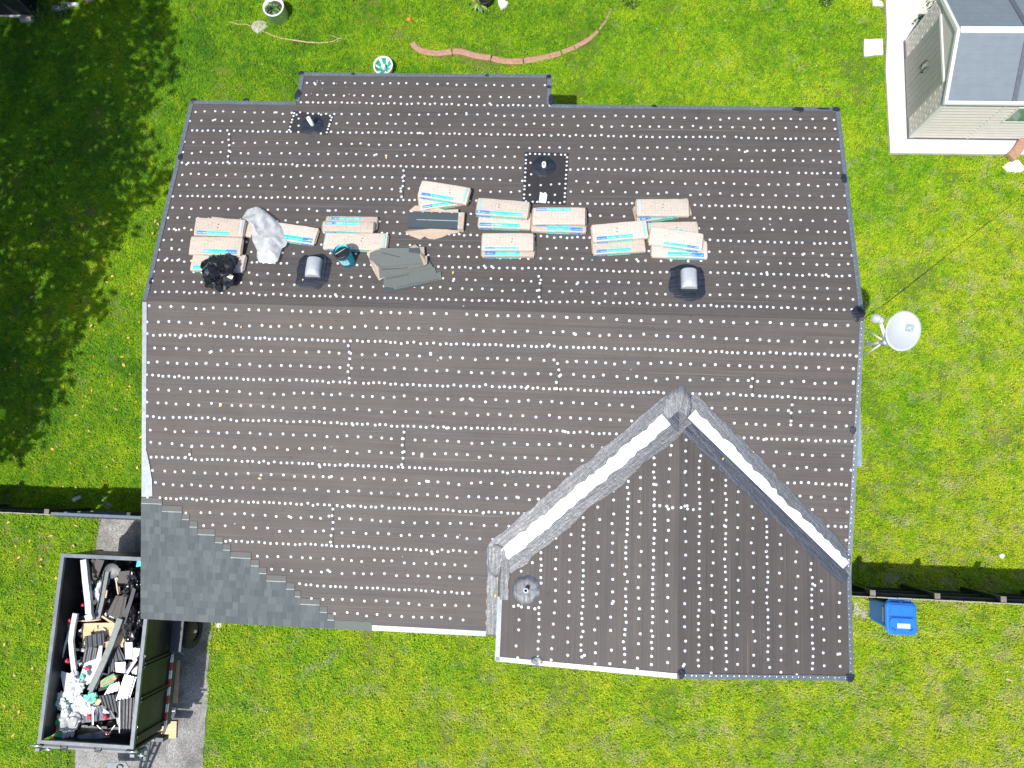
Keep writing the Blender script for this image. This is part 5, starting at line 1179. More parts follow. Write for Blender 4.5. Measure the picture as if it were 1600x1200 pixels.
for y in (-5.05, -5.65, -7.05, -7.12, -7.72, -7.79, -8.45):
    for x, s in ((TX1, 1), (TX0, -1)):
        b = MB(); b.box((min(x, x + s * .045) + .0005 * s, y - .02, TF - .05), (max(x, x + s * .045) + .0005 * s, y + .02, TZ - .065)); b.build('side_rib', M['black_paint'], t)
# chassis rail with reflective tape
b = MB(); b.box((TX1 - .05, TY0 + .1, .55), (TX1 + .06, TY1, .78)); b.box((TX0 - .06, TY0 + .1, .55), (TX0 + .05, TY1, .78)); b.build('chassis_rail', M['tr_frame'], t)
for i, y in enumerate(np.arange(-8.62, -7.0, .17)):
    b = MB(); b.box((TX1 + .030, y, .7805), (TX1 + .058, y + .168, .784)); b.box((TX1 + .0605, y, .72), (TX1 + .063, y + .168, .770)); b.build('reflective_tape', M['refl_red' if i % 2 else 'refl_white'], t)
# wheels, fender
for x, s in ((TX1 + .22, 1), (TX0 - .22, -1)):
    for y in (-6.68, -5.86):
        if s < 0: xx = TX0 + .12
        else: xx = x
        mm = Matrix.Translation((xx, y, .36)) @ Matrix.Rotation(PI / 2, 4, 'Y')
        b = MB(); b.lathe([(.20, -.09), (.32, -.10), (.36, -.07), (.36, .07), (.32, .10), (.20, .09)], 28, 0, mm); wh = b.build('wheel', M['rubber'], t)
        b = MB(); b.lathe([(.205, .05), (.17, .02), (.07, .04), (.06, .075), (.001, .08)], 22, 0, mm); b.build('wheel_rim', M['rusty_rim'], wh)
        b = MB(); b.lathe([(.04, .081), (.03, .12), (.001, .125)], 12, 0, mm); b.build('hub', M['chrome'], wh)
for x0, x1 in ((TX1 + .062, TX1 + .30), ):
    b = MB(); pr = [(-5.35, .70), (-5.48, .92), (-7.0, .92), (-7.16, .66), (-7.13, .66), (-6.98, .885), (-5.5, .885), (-5.38, .70)]
    b.prism([(x1, y, z) for y, z in pr], (x0 - x1, 0, 0)); b.build('fender', M['tr_frame'], t)
# tailgate and rear bumper
b = MB(); b.box((TX0 - .0, TY0 - .06, .80), (TX1, TY0 - .015, TZ - .05)); b.build('tailgate', M['tr_body'], t)
for z in (1.05, 1.62, 1.80):
    b = MB(); b.box((TX0, TY0 - .10, z - .025), (TX1, TY0 - .061, z + .025)); b.build('tailgate_rail', M['tr_rim'], t)
b = MB(); b.box((TX0 - .08, TY0 - .19, .62), (TX1 + .08, TY0 - .11, .86)); b.build('bumper', M['tr_frame'], t)
for x in (TX0 - .02, TX1 + .0):
    b = MB(); b.tube([(x - .14, TY0 - .05, TZ - .02), (x + .10, TY0 - .05, TZ - .02)], .024, 10); b.build('hinge_pin', M['chrome'], t)
    b = MB(); b.box((x - .05, TY0 - .16, TZ - .5), (x + .04, TY0 - .103, TZ - .03)); b.build('hinge_bracket', M['tr_rim'], t)
    b = MB(); b.tube([(x - .07, TY0 - .22, TZ - .35), (x + .09, TY0 - .22, TZ - .33)], .022, 8); b.tube([(x + .01, TY0 - .22, TZ - .34), (x + .01, TY0 - .10, TZ - .30)], .016, 8); b.build('latch', M['chrome'], t)
for x in (-1.55, -.85):
    b = MB(); b.tube([(x - .07, TY0 - .03, TZ - .05), (x - .05, TY0 - .10, TZ - .04), (x + .05, TY0 - .10, TZ - .04), (x + .07, TY0 - .03, TZ - .05)], .010, 6); b.build('handle', M['black_paint'], t)
for y in (-5.35, -6.9, -8.3):
    b = MB(); b.box((TX0 - .10, y - .04, 1.55), (TX0 - .021, y + .04, 1.68)); b.build('tarp_hook', M['black_paint'], t)
b = MB(); 
for y in (-6.9, -8.25): b.tube([(TX1 + .022, y - .04, TZ - .02), (TX1 + .05, y, TZ - .03), (TX1 + .022, y + .04, TZ - .02)], .007, 6)
b.build('tie_ring', M['chrome'], t)
# loading ramps stacked beside the rear corner
b = MB(); q = [(-0.509, -8.775, 0.450), (-0.757, -9.584, 0.450)]; dv = (Vector(q[1]) - Vector(q[0]))
t2 = thing('steel_ramp', 'dark steel loading ramp leaning from the rear corner of the trailer', 'ramp', q[0])
for off in (-.06, .06):
    b = MB(); b.tube([Vector(q[0]) + Vector((off, 0, .12)), Vector(q[0]) + dv * 1.4 + Vector((off, 0, -.38))], .03, 6); b.build('side_bar', M['tr_frame'], t2)
for k in range(1, 8):
    b = MB(); pz = Vector(q[0]) + dv * (1.4 * k / 8) + Vector((0, 0, .12 - .5 * k / 8)); b.tube([pz + Vector((-.06, 0, 0)), pz + Vector((.06, 0, 0))], .018, 6); b.build('rung', M['tr_frame'], t2)
# plywood under and beside the trailer
def plywood():
    tt = NT('plywood'); p = tt.obj(); n = tt.noise(tt.mapping(p, (3, 24, 8)), 1.0, 5, .6, .6); k = tt.ramp(tt.noise(p, 9, 3), [(.68, 0.), (.76, 1.)])
    c = tt.ramp(n, [(.3, (.50, .36, .19)), (.7, (.68, .53, .32))]); c = tt.mix(tt.math('MULTIPLY', k, .6), c, (.30, .16, .06)); tt.set(c, .7, 0, .3); return tt.m
M['ply'] = plywood()
def board(name, label, cat, pts, mat, th=.02, group=None, tilt=0.0, seed=0):
    r = random.Random(seed); b = MB(); P = [Vector(p) for p in pts]; c = sum(P, Vector()) / len(P); g = Vector((r.uniform(-1, 1), r.uniform(-1, 1), 0)) * tilt
    b.prism([p + Vector((0, 0, (p - c).dot(g))) for p in P], (0, 0, -th)); return tag(b.build(name, mat), label, cat, group)
board('plywood_offcut', 'angular plywood offcut on the driveway by the trailer rear corner', 'plywood', [(-0.767, -9.042, 0.060), (-0.703, -8.958, 0.060), (-0.461, -8.770, 0.060), (-0.383, -8.685, 0.060), (-0.180, -8.674, 0.060), (-0.155, -9.034, 0.060)], M['ply'], .02)
board('plywood_offcut', 'long narrow plywood strip standing out from under the trailer side', 'plywood', [(-0.329, -7.387, 0.070), (-0.241, -7.382, 0.070), (-0.229, -7.765, 0.070), (-0.201, -8.294, 0.070), (-0.392, -8.291, 0.070), (-0.338, -8.112, 0.070), (-0.310, -7.838, 0.070)], M['ply'], .02)
crumple('paper_scrap', 'crumpled pale paper scrap between the plywood pieces beside the trailer', 'scrap', Vector((-0.308, -8.490, 0.020)), .09, .12, .05, M['white_bag'], 4, 3, .4)
board('metal_plate', 'grey metal plate on the driveway behind the tailgate', 'plate', [(-1.539, -9.539, 0.300), (-1.112, -9.501, 0.300), (-0.977, -9.663, 0.300), (-1.492, -9.693, 0.300)], M['tr_rim'], .02)
c = Vector((-1.217, -9.605, 0.320)); b = MB(); b.tube([c + Vector((.07 * math.cos(k * PI / 5), .05 * math.sin(k * PI / 5), .0)) for k in range(10)], .010, 6); tag(b.build('rope_loop', M['black_paint']), 'black rope loop lying on the grey plate behind the tailgate', 'rope')

# ------------------------------------------------------------------ rubbish in the trailer
M['old_felt'] = simple('old_black_felt', (.022, .023, .025), .75, var=.5, scale=12, bump=.5)
M['old_shingle'] = shingle('old_brown_grey_shingle', (.105, .098, .088))
M['dk_panel'] = simple('charcoal_panel', (.045, .05, .058), .45, var=.3, scale=7)
M['mid_panel'] = simple('grey_metal_panel', (.16, .175, .19), .42, var=.25, scale=7)
M['white_metal'] = simple('white_gutter_paint', (.56, .58, .59), .45, var=.2, scale=6, dirt=(.42, .40, .36))
M['silver'] = metal('silver_corrugated_metal', (.72, .75, .79), .36, .7)
M['olive_gutter'] = simple('grey_green_gutter', (.17, .185, .175), .5, var=.2)
M['red_cap'] = simple('red_plastic', (.62, .03, .07), .4, var=.1)
M['turq'] = simple('turquoise_plastic', (.04, .55, .58), .4)
M['kraft_bag'] = simple('brown_paper_bag', (.42, .30, .18), .75, var=.25, bump=.5)
M['green_print'] = simple('green_print', (.03, .42, .12), .55)
M['mint'] = simple('mint_plastic_bag', (.22, .62, .46), .45, var=.3, bump=.5)
rr = random.Random(77)
b = MB()                                   # the lower layers: torn felt and shingles nobody could count
for k in range(900):
    x, y = rr.uniform(TX0 + .16, TX1 - .16), rr.uniform(TY0 + .18, TY1 - .16); z = TF + .02 + rr.uniform(0, .32)
    s = rr.uniform(.06, .15); mm = Matrix.Translation((x, y, z)) @ Euler((rr.gauss(0, .4), rr.gauss(0, .4), rr.uniform(0, 6))).to_matrix().to_4x4()
    q = [mm @ Vector(v) for v in ((-s, -s * .5, 0), (s * .9, -s * .4, 0), (s, s * .6, .01), (-s * .8, s * .5, 0))]
    b.prism(q, (0, 0, -.006), rr.choice((0, 0, 0, 0, 1, 2)))
tag(b.build('roofing_scraps', [M['old_felt'], M['old_shingle'], M['dk_panel']]), 'heap of torn black felt and shingle scraps filling the bottom of the trailer', 'scraps', kind='stuff')
def ribbed(name, label, cat, pts, mat, n=4, h=.02, tilt=0.0, seed=0, group=None):
    """corrugated sheet: four corners, ribs running from the first edge to the third"""
    r = random.Random(seed); a, c, d, e = [Vector(p) for p in pts]; mid = (a + c + d + e) / 4; g = Vector((r.uniform(-1, 1), r.uniform(-1, 1), 0)) * tilt
    b = MB(); vs = []; m = n * 4
    for i in range(m + 1):
        f = i / m; hz = Vector((0, 0, h * (0, 1, 1, 0)[i % 4]))
        for t_ in (0, .5, 1):
            p = a.lerp(e, t_).lerp(c.lerp(d, t_), f) + hz; vs.append(p + Vector((0, 0, (p - mid).dot(g))))
    k = len(vs); vs += [v - Vector((0, 0, .004)) for v in vs]
    fs = [(i * 3 + j, i * 3 + j + 1, i * 3 + j + 4, i * 3 + j + 3) for i in range(m) for j in range(2)]
    fs += [(k + p, k + s, k + r_, k + q) for p, q, r_, s in fs]
    b.add(vs, fs, 0); return tag(b.build(name, mat, fix=False), label, cat, group)
def gutter(name, label, cat, path, w, mat, d=.05, profile='box', group=None):
    P = [Vector(p) for p in path]; b = MB(); vs = []
    prof = [(-1, 0), (-1, d), (1, d), (1, 0)] if profile == 'box' else [(-1, d), (-1, 0), (1, 0), (1, d), (.86, d), (.86, .006), (-.86, .006), (-.86, d)]
    k = len(prof)
    for i, q in enumerate(P):
        dr = (P[min(i + 1, len(P) - 1)] - P[max(i - 1, 0)]).normalized(); s = Vector((-dr.y, dr.x, 0)).normalized()
        vs += [q + s * (x * w / 2) + Vector((0, 0, z)) for x, z in prof]
    b.add(vs, [(i * k + j, i * k + (j + 1) % k, (i + 1) * k + (j + 1) % k, (i + 1) * k + j) for i in range(len(P) - 1) for j in range(k)])
    b.f += [tuple(range(k)), tuple(range((len(P) - 1) * k, len(P) * k))]; b.mi += [0, 0]; b.sm += [False] * 2
    return tag(b.build(name, mat), label, cat, group)
gutter('downspout', 'white square downspout standing along the upper part of the trailer load', 'downspout', [(-1.761, -5.106, 1.550), (-1.668, -5.507, 1.550), (-1.555, -5.955, 1.550), (-1.512, -6.185, 1.550)], .125, M['white_metal'], .09)
gutter('downspout_elbow', 'short flared white downspout elbow at the lower end of the white downspout', 'downspout', [(-1.543, -6.204, 1.520), (-1.506, -6.279, 1.520), (-1.487, -6.317, 1.520)], .15, M['white_metal'], .09)
board('felt_scrap', 'taupe triangular board beside the white downspout near the trailer front', 'board', [(-1.589, -5.093, 1.450), (-1.417, -5.125, 1.450), (-1.550, -5.512, 1.450), (-1.625, -5.359, 1.450)], M['old_shingle'], .012, tilt=.2, seed=1)
c = Vector((-1.225, -5.327, 1.450)); b = MB(); b.lathe([(.15, -.25), (.155, -.02), (.165, 0), (.15, .006), (.001, .01)], 28, 0, Matrix.Translation(c) @ Euler((.12, .1, 0)).to_matrix().to_4x4()); tag(b.build('round_lid_pail', M['dk_panel']), 'dark grey pail with round lid near the trailer front', 'pail')
crumple('paper_wad', 'crumpled white paper wad beside the long white downspout', 'paper', Vector((-1.453, -5.773, 1.420)), .07, .20, .07, M['white_bag'], 11, 4, .5)
gutter('gutter', 'grey green gutter running from under the dark pail down the load', 'gutter', [(-1.314, -5.343, 1.460), (-1.334, -5.632, 1.460), (-1.349, -5.958, 1.460), (-1.400, -6.323, 1.460)], .12, M['olive_gutter'], .05, 'u')
ribbed('shingle_strip', 'curved strip of old grey shingles in the upper middle of the load', 'shingle strip', [(-1.027, -5.805, 1.520), (-0.777, -5.819, 1.520), (-0.848, -6.375, 1.520), (-1.202, -6.174, 1.520)], M['old_shingle'], 2, .03, .1, 2)
board('felt_sheet', 'old dark felt sheet lying against the black bags near the trailer front', 'felt', [(-1.065, -5.332, 1.460), (-0.737, -5.290, 1.460), (-0.829, -5.569, 1.460), (-1.064, -5.567, 1.460)], M['old_shingle'], .01, tilt=.15, seed=3)
board('felt_sheet', 'long narrow felt strip between the shingle strip and the black bags', 'felt', [(-0.694, -5.628, 1.560), (-0.740, -5.940, 1.560), (-0.857, -6.330, 1.560), (-0.730, -6.362, 1.560), (-0.667, -5.975, 1.560), (-0.621, -5.664, 1.560)], M['dk_panel'], .01, tilt=.1, seed=4)
crumple('rubbish_bag', 'glossy black bag of rubbish by the house eave at the front of the load', 'rubbish bag', Vector((-0.763, -5.493, 1.300)), .20, .28, .16, M['black_bag'], 12, 5, .42)
crumple('rubbish_bag', 'glossy black bag of rubbish halfway along the right side of the load', 'rubbish bag', Vector((-0.661, -6.270, 1.320)), .20, .34, .17, M['black_bag'], 13, 5, .42)
crumple('rubbish_bag', 'greyish black bag corner beside the plywood sheet in the trailer', 'rubbish bag', Vector((-0.698, -6.660, 1.320)), .16, .26, .15, plastic('grey_black_bag', (.03, .03, .034), .25), 14, 5, .42)
board('plastic_offcut', 'turquoise plastic piece at the trailer front just showing beside the roof', 'offcut', [(-0.627, -5.204, 1.620), (-0.606, -5.034, 1.620), (-0.471, -5.015, 1.620), (-0.439, -5.169, 1.620)], M['turq'], .03, tilt=.2, seed=5)
board('plywood_sheet', 'pale knotty plywood sheet across the middle of the load', 'plywood', [(-1.745, -6.424, 1.420), (-0.718, -6.347, 1.420), (-0.636, -6.805, 1.420), (-0.982, -6.899, 1.420), (-1.398, -6.869, 1.420), (-1.703, -6.859, 1.420)], M['ply'], .02, tilt=.03, seed=6)
board('timber_strip', 'thin splintered timber strip lying diagonally above the plywood sheet', 'timber', [(-1.314, -6.260, 1.500), (-1.290, -6.233, 1.500), (-0.909, -6.420, 1.500), (-0.932, -6.460, 1.500)], M['ply'], .02)
gutter('timber_batten', 'thin timber batten along the top edge of the plywood sheet', 'timber', [(-1.844, -6.369, 1.470), (-1.569, -6.355, 1.470), (-1.326, -6.317, 1.470)], .022, M['ply'], .02)
for i, (q, lab) in enumerate((([(-1.096, -5.489, 1.470), (-1.048, -5.656, 1.470), (-1.001, -5.810, 1.470)], 'short yellow timber batten standing among the felt near the pail'), ([(-1.256, -5.717, 1.480), (-1.264, -5.873, 1.480)], 'stubby pale timber batten beside the grey green gutter'))):
    gutter('timber_batten', lab, 'timber', q, .028, M['ply'], .025)
gutter('gutter', 'long grey brown gutter crossing the load from the plywood down to the left', 'gutter', [(-0.816, -6.245, 1.600), (-0.946, -6.747, 1.600), (-1.104, -7.221, 1.600), (-1.277, -7.680, 1.600)], .125, M['olive_gutter'], .06, 'box')
ribbed('roofing_sheet', 'dark ribbed metal panel lying on the plywood sheet', 'metal sheet', [(-1.584, -6.647, 1.560), (-1.198, -6.564, 1.560), (-1.141, -6.803, 1.560), (-1.528, -6.873, 1.560)], M['dk_panel'], 4, .02, .1, 7)
ribbed('roofing_sheet', 'charcoal ribbed panel under the dark one, left of the long gutter', 'metal sheet', [(-1.580, -6.867, 1.480), (-1.277, -6.877, 1.480), (-1.293, -7.182, 1.480), (-1.623, -7.174, 1.480)], M['dk_panel'], 3, .02, .08, 8)
gutter('gutter', 'wavy white gutter along the left side of the load', 'gutter', [(-1.794, -6.194, 1.580), (-1.816, -6.451, 1.580), (-1.820, -6.732, 1.580), (-1.757, -7.008, 1.580), (-1.677, -7.306, 1.580)], .10, M['white_metal'], .06, 'box')
gutter('flashing', 'thin white flashing strip beside the wavy white gutter', 'flashing', [(-1.951, -6.562, 1.500), (-1.990, -6.794, 1.500), (-2.043, -7.115, 1.500)], .035, M['white_metal'], .02)
c = Vector((-2.073, -6.525, 1.450)); b = MB(); b.lathe([(.001, .03), (.10, .03), (.115, .01), (.11, -.02), (.001, -.02)], 24, 0, Matrix.Translation(c) @ Euler((.2, .45, 0)).to_matrix().to_4x4() @ Matrix.Diagonal((.75, 1.2, 1, 1))); tag(b.build('oval_lid', M['mid_panel']), 'grey oval lid against the left wall of the trailer', 'lid')
def red_bit(p, lab, sz=.045, z=1.55):
    c = Vector(p); b = MB(); b.lathe([(sz * .8, -.05), (sz, .0), (sz * .9, .03), (sz * .4, .042), (.001, .045)], 14, 0, Matrix.Translation(c) @ Euler((rr.uniform(-.6, .6), rr.uniform(-.6, .6), 0)).to_matrix().to_4x4()); tag(b.build('red_scrap', M['red_cap']), lab, 'scrap', 'red caps among the rubbish')
red_bit((-1.940, -6.346, 1.560), 'red cap beside the grey oval lid'); red_bit((-1.915, -7.155, 1.520), 'red cap left of the wavy white gutter end', .05); red_bit((-2.112, -7.220, 1.500), 'pinkish red cap against the left trailer wall', .04)
red_bit((-1.729, -6.035, 1.500), 'pink red cap partly under the white downspout', .035)
board('roofing_sheet', 'big white panel leaning from the charcoal panel towards the long gutter', 'metal sheet', [(-1.553, -7.191, 1.500), (-1.320, -7.090, 1.500), (-1.285, -6.822, 1.500), (-1.217, -6.819, 1.500), (-1.207, -7.224, 1.500), (-1.268, -7.504, 1.500), (-1.444, -7.614, 1.500), (-1.623, -7.498, 1.500)], M['white_metal'], .02, tilt=.06, seed=9)
crumple('red_wrapper', 'torn red and white wrapper on the big white panel', 'wrapper', Vector((-1.462, -7.279, 1.540)), .07, .04, .03, M['red_cap'], 15, 3, .5)
crumple('white_bag', 'bulging white plastic bag in the middle of the left half of the load', 'plastic bag', Vector((-1.697, -7.647, 1.420)), .22, .30, .13, M['white_bag'], 16, 5, .5)
crumple('green_carton', 'small green and white carton on the bulging white bag', 'carton', Vector((-1.461, -7.411, 1.620)), .06, .07, .05, M['mint'], 17, 3, .4)
board('roofing_sheet', 'small white triangular panel left of the bulging white bag', 'metal sheet', [(-2.064, -7.370, 1.500), (-1.811, -7.420, 1.500), (-1.874, -7.775, 1.500), (-1.916, -7.765, 1.500)], M['white_metal'], .012, tilt=.12, seed=10)
gutter('downspout', 'long grey white tube leaning along the left trailer wall', 'downspout', [(-2.094, -7.351, 1.480), (-2.129, -7.605, 1.480), (-2.192, -7.948, 1.480)], .10, M['white_metal'], .07)
ribbed('roofing_sheet', 'dark ribbed panel right of the long gutter in the middle of the load', 'metal sheet', [(-1.065, -6.921, 1.460), (-0.883, -6.835, 1.460), (-0.717, -7.080, 1.460), (-1.058, -7.414, 1.460)], M['dk_panel'], 4, .02, .06, 11)
board('roofing_sheet', 'tall white panel at the right wall below the plywood sheet', 'metal sheet', [(-0.725, -6.735, 1.540), (-0.564, -6.714, 1.540), (-0.524, -7.053, 1.540), (-0.672, -7.061, 1.540)], M['white_metal'], .015, tilt=.08, seed=12)
ribbed('roofing_sheet', 'silver ribbed sheet end next to the tall white panel at the right wall', 'metal sheet', [(-0.559, -6.836, 1.500), (-0.422, -6.841, 1.500), (-0.421, -7.082, 1.500), (-0.544, -7.075, 1.500)], M['silver'], 3, .02, .05, 13)
board('roofing_sheet', 'square white panel in the centre right of the load', 'metal sheet', [(-0.892, -7.140, 1.520), (-0.677, -7.116, 1.520), (-0.664, -7.342, 1.520), (-0.856, -7.327, 1.520)], M['white_metal'], .015, tilt=.1, seed=14)
gutter('flashing', 'bright white flashing strip crossing the ribbed sheets at the right wall', 'flashing', [(-0.420, -7.031, 1.560), (-0.487, -7.148, 1.560), (-0.588, -7.328, 1.560)], .06, M['white_metal'], .02)
board('roofing_sheet', 'white folded sheet against the right wall beside the flashing strip', 'metal sheet', [(-0.558, -7.282, 1.480), (-0.434, -7.188, 1.480), (-0.427, -7.364, 1.480), (-0.533, -7.382, 1.480)], M['white_metal'], .015, tilt=.1, seed=15)
ribbed('roofing_sheet', 'long silver corrugated sheet slanting along the right wall', 'metal sheet', [(-0.651, -7.349, 1.540), (-0.402, -7.398, 1.540), (-0.489, -7.802, 1.540), (-0.778, -7.867, 1.540)], M['silver'], 4, .028, .04, 16)
ribbed('roofing_sheet', 'short striped corrugated sheet left of the long silver one', 'metal sheet', [(-0.970, -7.593, 1.480), (-0.788, -7.521, 1.480), (-0.742, -7.681, 1.480), (-1.080, -7.800, 1.480)], M['silver'], 4, .022, .05, 17)
o = board('shingle_wrapper', 'torn brown shingle wrapper with green print in the centre of the load', 'wrapper', [(-1.146, -7.513, 1.540), (-1.034, -7.432, 1.540), (-0.881, -7.349, 1.540), (-0.815, -7.445, 1.540), (-0.860, -7.523, 1.540), (-1.038, -7.620, 1.540), (-1.131, -7.637, 1.540)], M['kraft_bag'], .02, tilt=.05, seed=18)
b = MB(); q = [Vector(p) for p in [(-1.117, -7.531, 1.562), (-1.020, -7.438, 1.562), (-0.867, -7.355, 1.562), (-0.851, -7.379, 1.562), (-1.002, -7.469, 1.562), (-1.087, -7.555, 1.562)]]; b.prism(q, (0, 0, -.012)); q = [Vector(p) for p in [(-1.080, -7.604, 1.562), (-1.003, -7.575, 1.562), (-0.851, -7.492, 1.562), (-0.848, -7.517, 1.562), (-0.999, -7.606, 1.562), (-1.077, -7.629, 1.562)]]; b.prism(q, (0, 0, -.012)); b.build('printed_band', M['green_print'], o)
crumple('plastic_film', 'pale green translucent film bundle at the lower left of the load', 'plastic film', Vector((-1.971, -7.964, 1.420)), .27, .17, .10, M['pale_green_bag'], 18, 5, .55)
crumple('white_bag', 'flat white plastic bag in front of the mint green one', 'plastic bag', Vector((-1.534, -8.059, 1.400)), .26, .20, .08, M['white_bag'], 19, 5, .55)
crumple('mint_bag', 'mint green plastic bag below the bulging white bag', 'plastic bag', Vector((-1.317, -7.855, 1.460)), .14, .11, .07, M['mint'], 20, 4, .6)
ribbed('roofing_sheet', 'charcoal ribbed panel below the long silver corrugated sheet', 'metal sheet', [(-1.186, -7.818, 1.480), (-0.812, -7.773, 1.480), (-0.685, -8.152, 1.480), (-1.082, -8.000, 1.480)], M['dk_panel'], 5, .022, .05, 20)
ribbed('roofing_sheet', 'long charcoal ribbed sheet along the lower right trailer wall', 'metal sheet', [(-0.735, -7.836, 1.460), (-0.439, -7.820, 1.460), (-0.417, -8.464, 1.460), (-0.651, -8.526, 1.460)], M['dk_panel'], 4, .024, .04, 21)
gutter('metal_rod', 'thin bright rod along the edge of the long charcoal sheet', 'rod', [(-0.684, -7.869, 1.560), (-0.647, -8.176, 1.560), (-0.609, -8.493, 1.560)], .014, M['chrome'], .012)
ribbed('roofing_sheet', 'mid grey ribbed panel across the lower middle of the load', 'metal sheet', [(-1.583, -8.113, 1.440), (-1.001, -7.981, 1.440), (-0.779, -8.243, 1.440), (-1.521, -8.384, 1.440)], M['mid_panel'], 5, .02, .05, 22)
board('flashing', 'small white folded triangle on the mid grey ribbed panel', 'flashing', [(-1.029, -8.129, 1.540), (-1.013, -8.041, 1.540), (-0.867, -8.132, 1.540)], M['white_metal'], .012, seed=23)
red_bit((-1.286, -8.223, 1.520), 'red cap at the left of the mid grey ribbed panel', .05); red_bit((-0.964, -8.205, 1.520), 'red cap at the right end of the mid grey ribbed panel', .05)
gutter('metal_rod', 'short upright steel bar across the mid grey panel', 'rod', [(-1.207, -8.109, 1.560), (-1.176, -8.354, 1.560)], .03, M['chrome'], .025)
o = board('shingle_wrapper', 'torn brown bag with green print against the lower left trailer wall', 'wrapper', [(-2.150, -8.264, 1.460), (-1.992, -8.217, 1.460), (-1.926, -8.301, 1.460), (-1.934, -8.451, 1.460), (-2.136, -8.462, 1.460)], M['kraft_bag'], .03, tilt=.06, seed=24)
b = MB(); b.prism([Vector(p) for p in [(-2.130, -8.353, 1.490), (-2.036, -8.348, 1.490), (-1.931, -8.317, 1.490), (-1.919, -8.404, 1.490), (-2.103, -8.451, 1.490)]], (0, 0, -.012)); b.build('printed_band', M['green_print'], o)
o = board('shingle_wrapper', 'brown and green paper bag at the very lower left corner of the load', 'wrapper', [(-2.089, -8.515, 1.440), (-1.926, -8.406, 1.440), (-1.751, -8.496, 1.440), (-1.758, -8.645, 1.440), (-1.941, -8.705, 1.440), (-2.096, -8.664, 1.440)], M['kraft_bag'], .03, tilt=.06, seed=25)
b = MB(); b.prism([Vector(p) for p in [(-2.042, -8.602, 1.470), (-1.860, -8.543, 1.470), (-1.736, -8.560, 1.470), (-1.753, -8.635, 1.470), (-1.923, -8.682, 1.470)]], (0, 0, -.012)); b.build('printed_band', M['green_print'], o)
crumple('plastic_film', 'grey white crumpled film bag at the lower left, right of the brown bags', 'plastic film', Vector((-1.752, -8.378, 1.420)), .20, .30, .10, M['clear_sheet'], 26, 5, .6)
crumple('paper_wad', 'small cream paper wad above the crumpled film bag', 'paper', Vector((-1.797, -8.152, 1.520)), .09, .10, .06, M['white_bag'], 27, 4, .4)
ribbed('metal_tray', 'shallow grey metal tray near the tailgate', 'tray', [(-1.558, -8.615, 1.420), (-1.056, -8.512, 1.420), (-0.879, -8.626, 1.420), (-1.569, -8.739, 1.420)], M['mid_panel'], 2, .02, .03, 28)
board('red_board', 'dark red triangular offcut near the tailgate', 'offcut', [(-1.006, -8.497, 1.460), (-0.842, -8.513, 1.460), (-0.886, -8.589, 1.460)], M['red_cap'], .015, tilt=.1, seed=29)
for i, (q, lab) in enumerate((([(-1.130, -8.381, 1.500), (-0.893, -8.553, 1.500)], 'thin bright wire leaning left of the red offcut'), ([(-0.755, -8.360, 1.500), (-0.868, -8.539, 1.500)], 'thin bright wire leaning right of the red offcut'))):
    gutter('metal_rod', lab, 'rod', q, .014, M['chrome'], .012)
for i in range(190):                       # small white and grey offcuts wedged between the big pieces
    x, y = rr.uniform(TX0 + .2, TX1 - .2), rr.uniform(TY0 + .3, TY1 - .2)
    s = rr.uniform(.03, .13); a = rr.uniform(0, 6); mm = Matrix.Translation((x, y, rr.uniform(1.26, 1.46))) @ Euler((rr.gauss(0, .35), rr.gauss(0, .35), a)).to_matrix().to_4x4()
    if i == 0: OFF = MB()
    q = [mm @ Vector((v[0] + rr.uniform(-.3, .3) * s, v[1] + rr.uniform(-.15, .15) * s, rr.uniform(-.2, .2) * s)) for v in ((-s, -s * .35, 0), (s, -s * .35, 0), (s * .9, s * .35, .0), (-s * .9, s * .32, 0))]
    OFF.prism(q, (0, 0, -.008), rr.choice((0, 0, 1, 1, 2, 2, 2, 3, 4)))
tag(OFF.build('small_offcuts', [M['white_metal'], M['dk_panel'], M['old_shingle'], M['ply'], M['mid_panel']]), 'small white grey and brown offcuts wedged between the larger rubbish', 'offcuts', kind='stuff')

# ------------------------------------------------------------------ trees beyond the left edge, whose shade falls on the lawn
SHADE = [(-2.854, 11.438, 0.000), (-2.529, 8.854, 0.000), (-2.130, 8.315, 0.000), (-1.819, 7.781, 0.000), (-1.910, 7.074, 0.000), (-1.801, 6.376, 0.000), (-2.422, 6.108, 0.000), (-2.572, 5.674, 0.000), (-2.563, 4.733, 0.000), (-2.050, 4.285, 0.000), (-1.801, 3.819, 0.000), (-2.200, 3.445, 0.000), (-2.616, 2.807, 0.000), (-2.953, 2.225, 0.000), (-3.207, 1.649, 0.000), (-3.266, 1.083, 0.000), (-3.007, 0.689, 0.000), (-3.224, 0.492, 0.000), (-3.599, 0.274, 0.000), (-3.767, -0.284, 0.000), (-3.903, -1.072, 0.000), (-4.037, -1.850, 0.000), (-4.327, -2.624, 0.000), (-4.689, -2.866, 0.000), (-6.077, -3.146, 0.000), (-11.944, -3.063, 0.000), (-13.981, 3.427, 0.000), (-14.938, 11.497, 0.000)]
HOLES = [(-4.722, 0.803, 0.000), (-6.452, 8.296, 0.000), (-5.643, 4.430, 0.000), (-2.851, -0.570, 0.000), (-4.747, 8.484, 0.000), (-5.068, -1.886, 0.000)]
M['leaf_a'] = simple('broad_green_leaf', (.050, .105, .020), .5, var=.4, scale=3); M['leaf_b'] = simple('dark_tree_leaf', (.028, .070, .016), .5, var=.4, scale=3)
M['bark'] = simple('rough_grey_bark', (.13, .105, .08), .9, var=.35, scale=9, bump=.7)
k_ = Vector((SUN.x / SUN.z, SUN.y / SUN.z, 1))
def left_edge(z, y):            # how far right a crown may reach and still stay outside the picture
    a = {3: -4.3, 5: -2.9, 7: -1.4}; return -4.55 + (z - 3) * .62 - max(0, y + 2) * .10
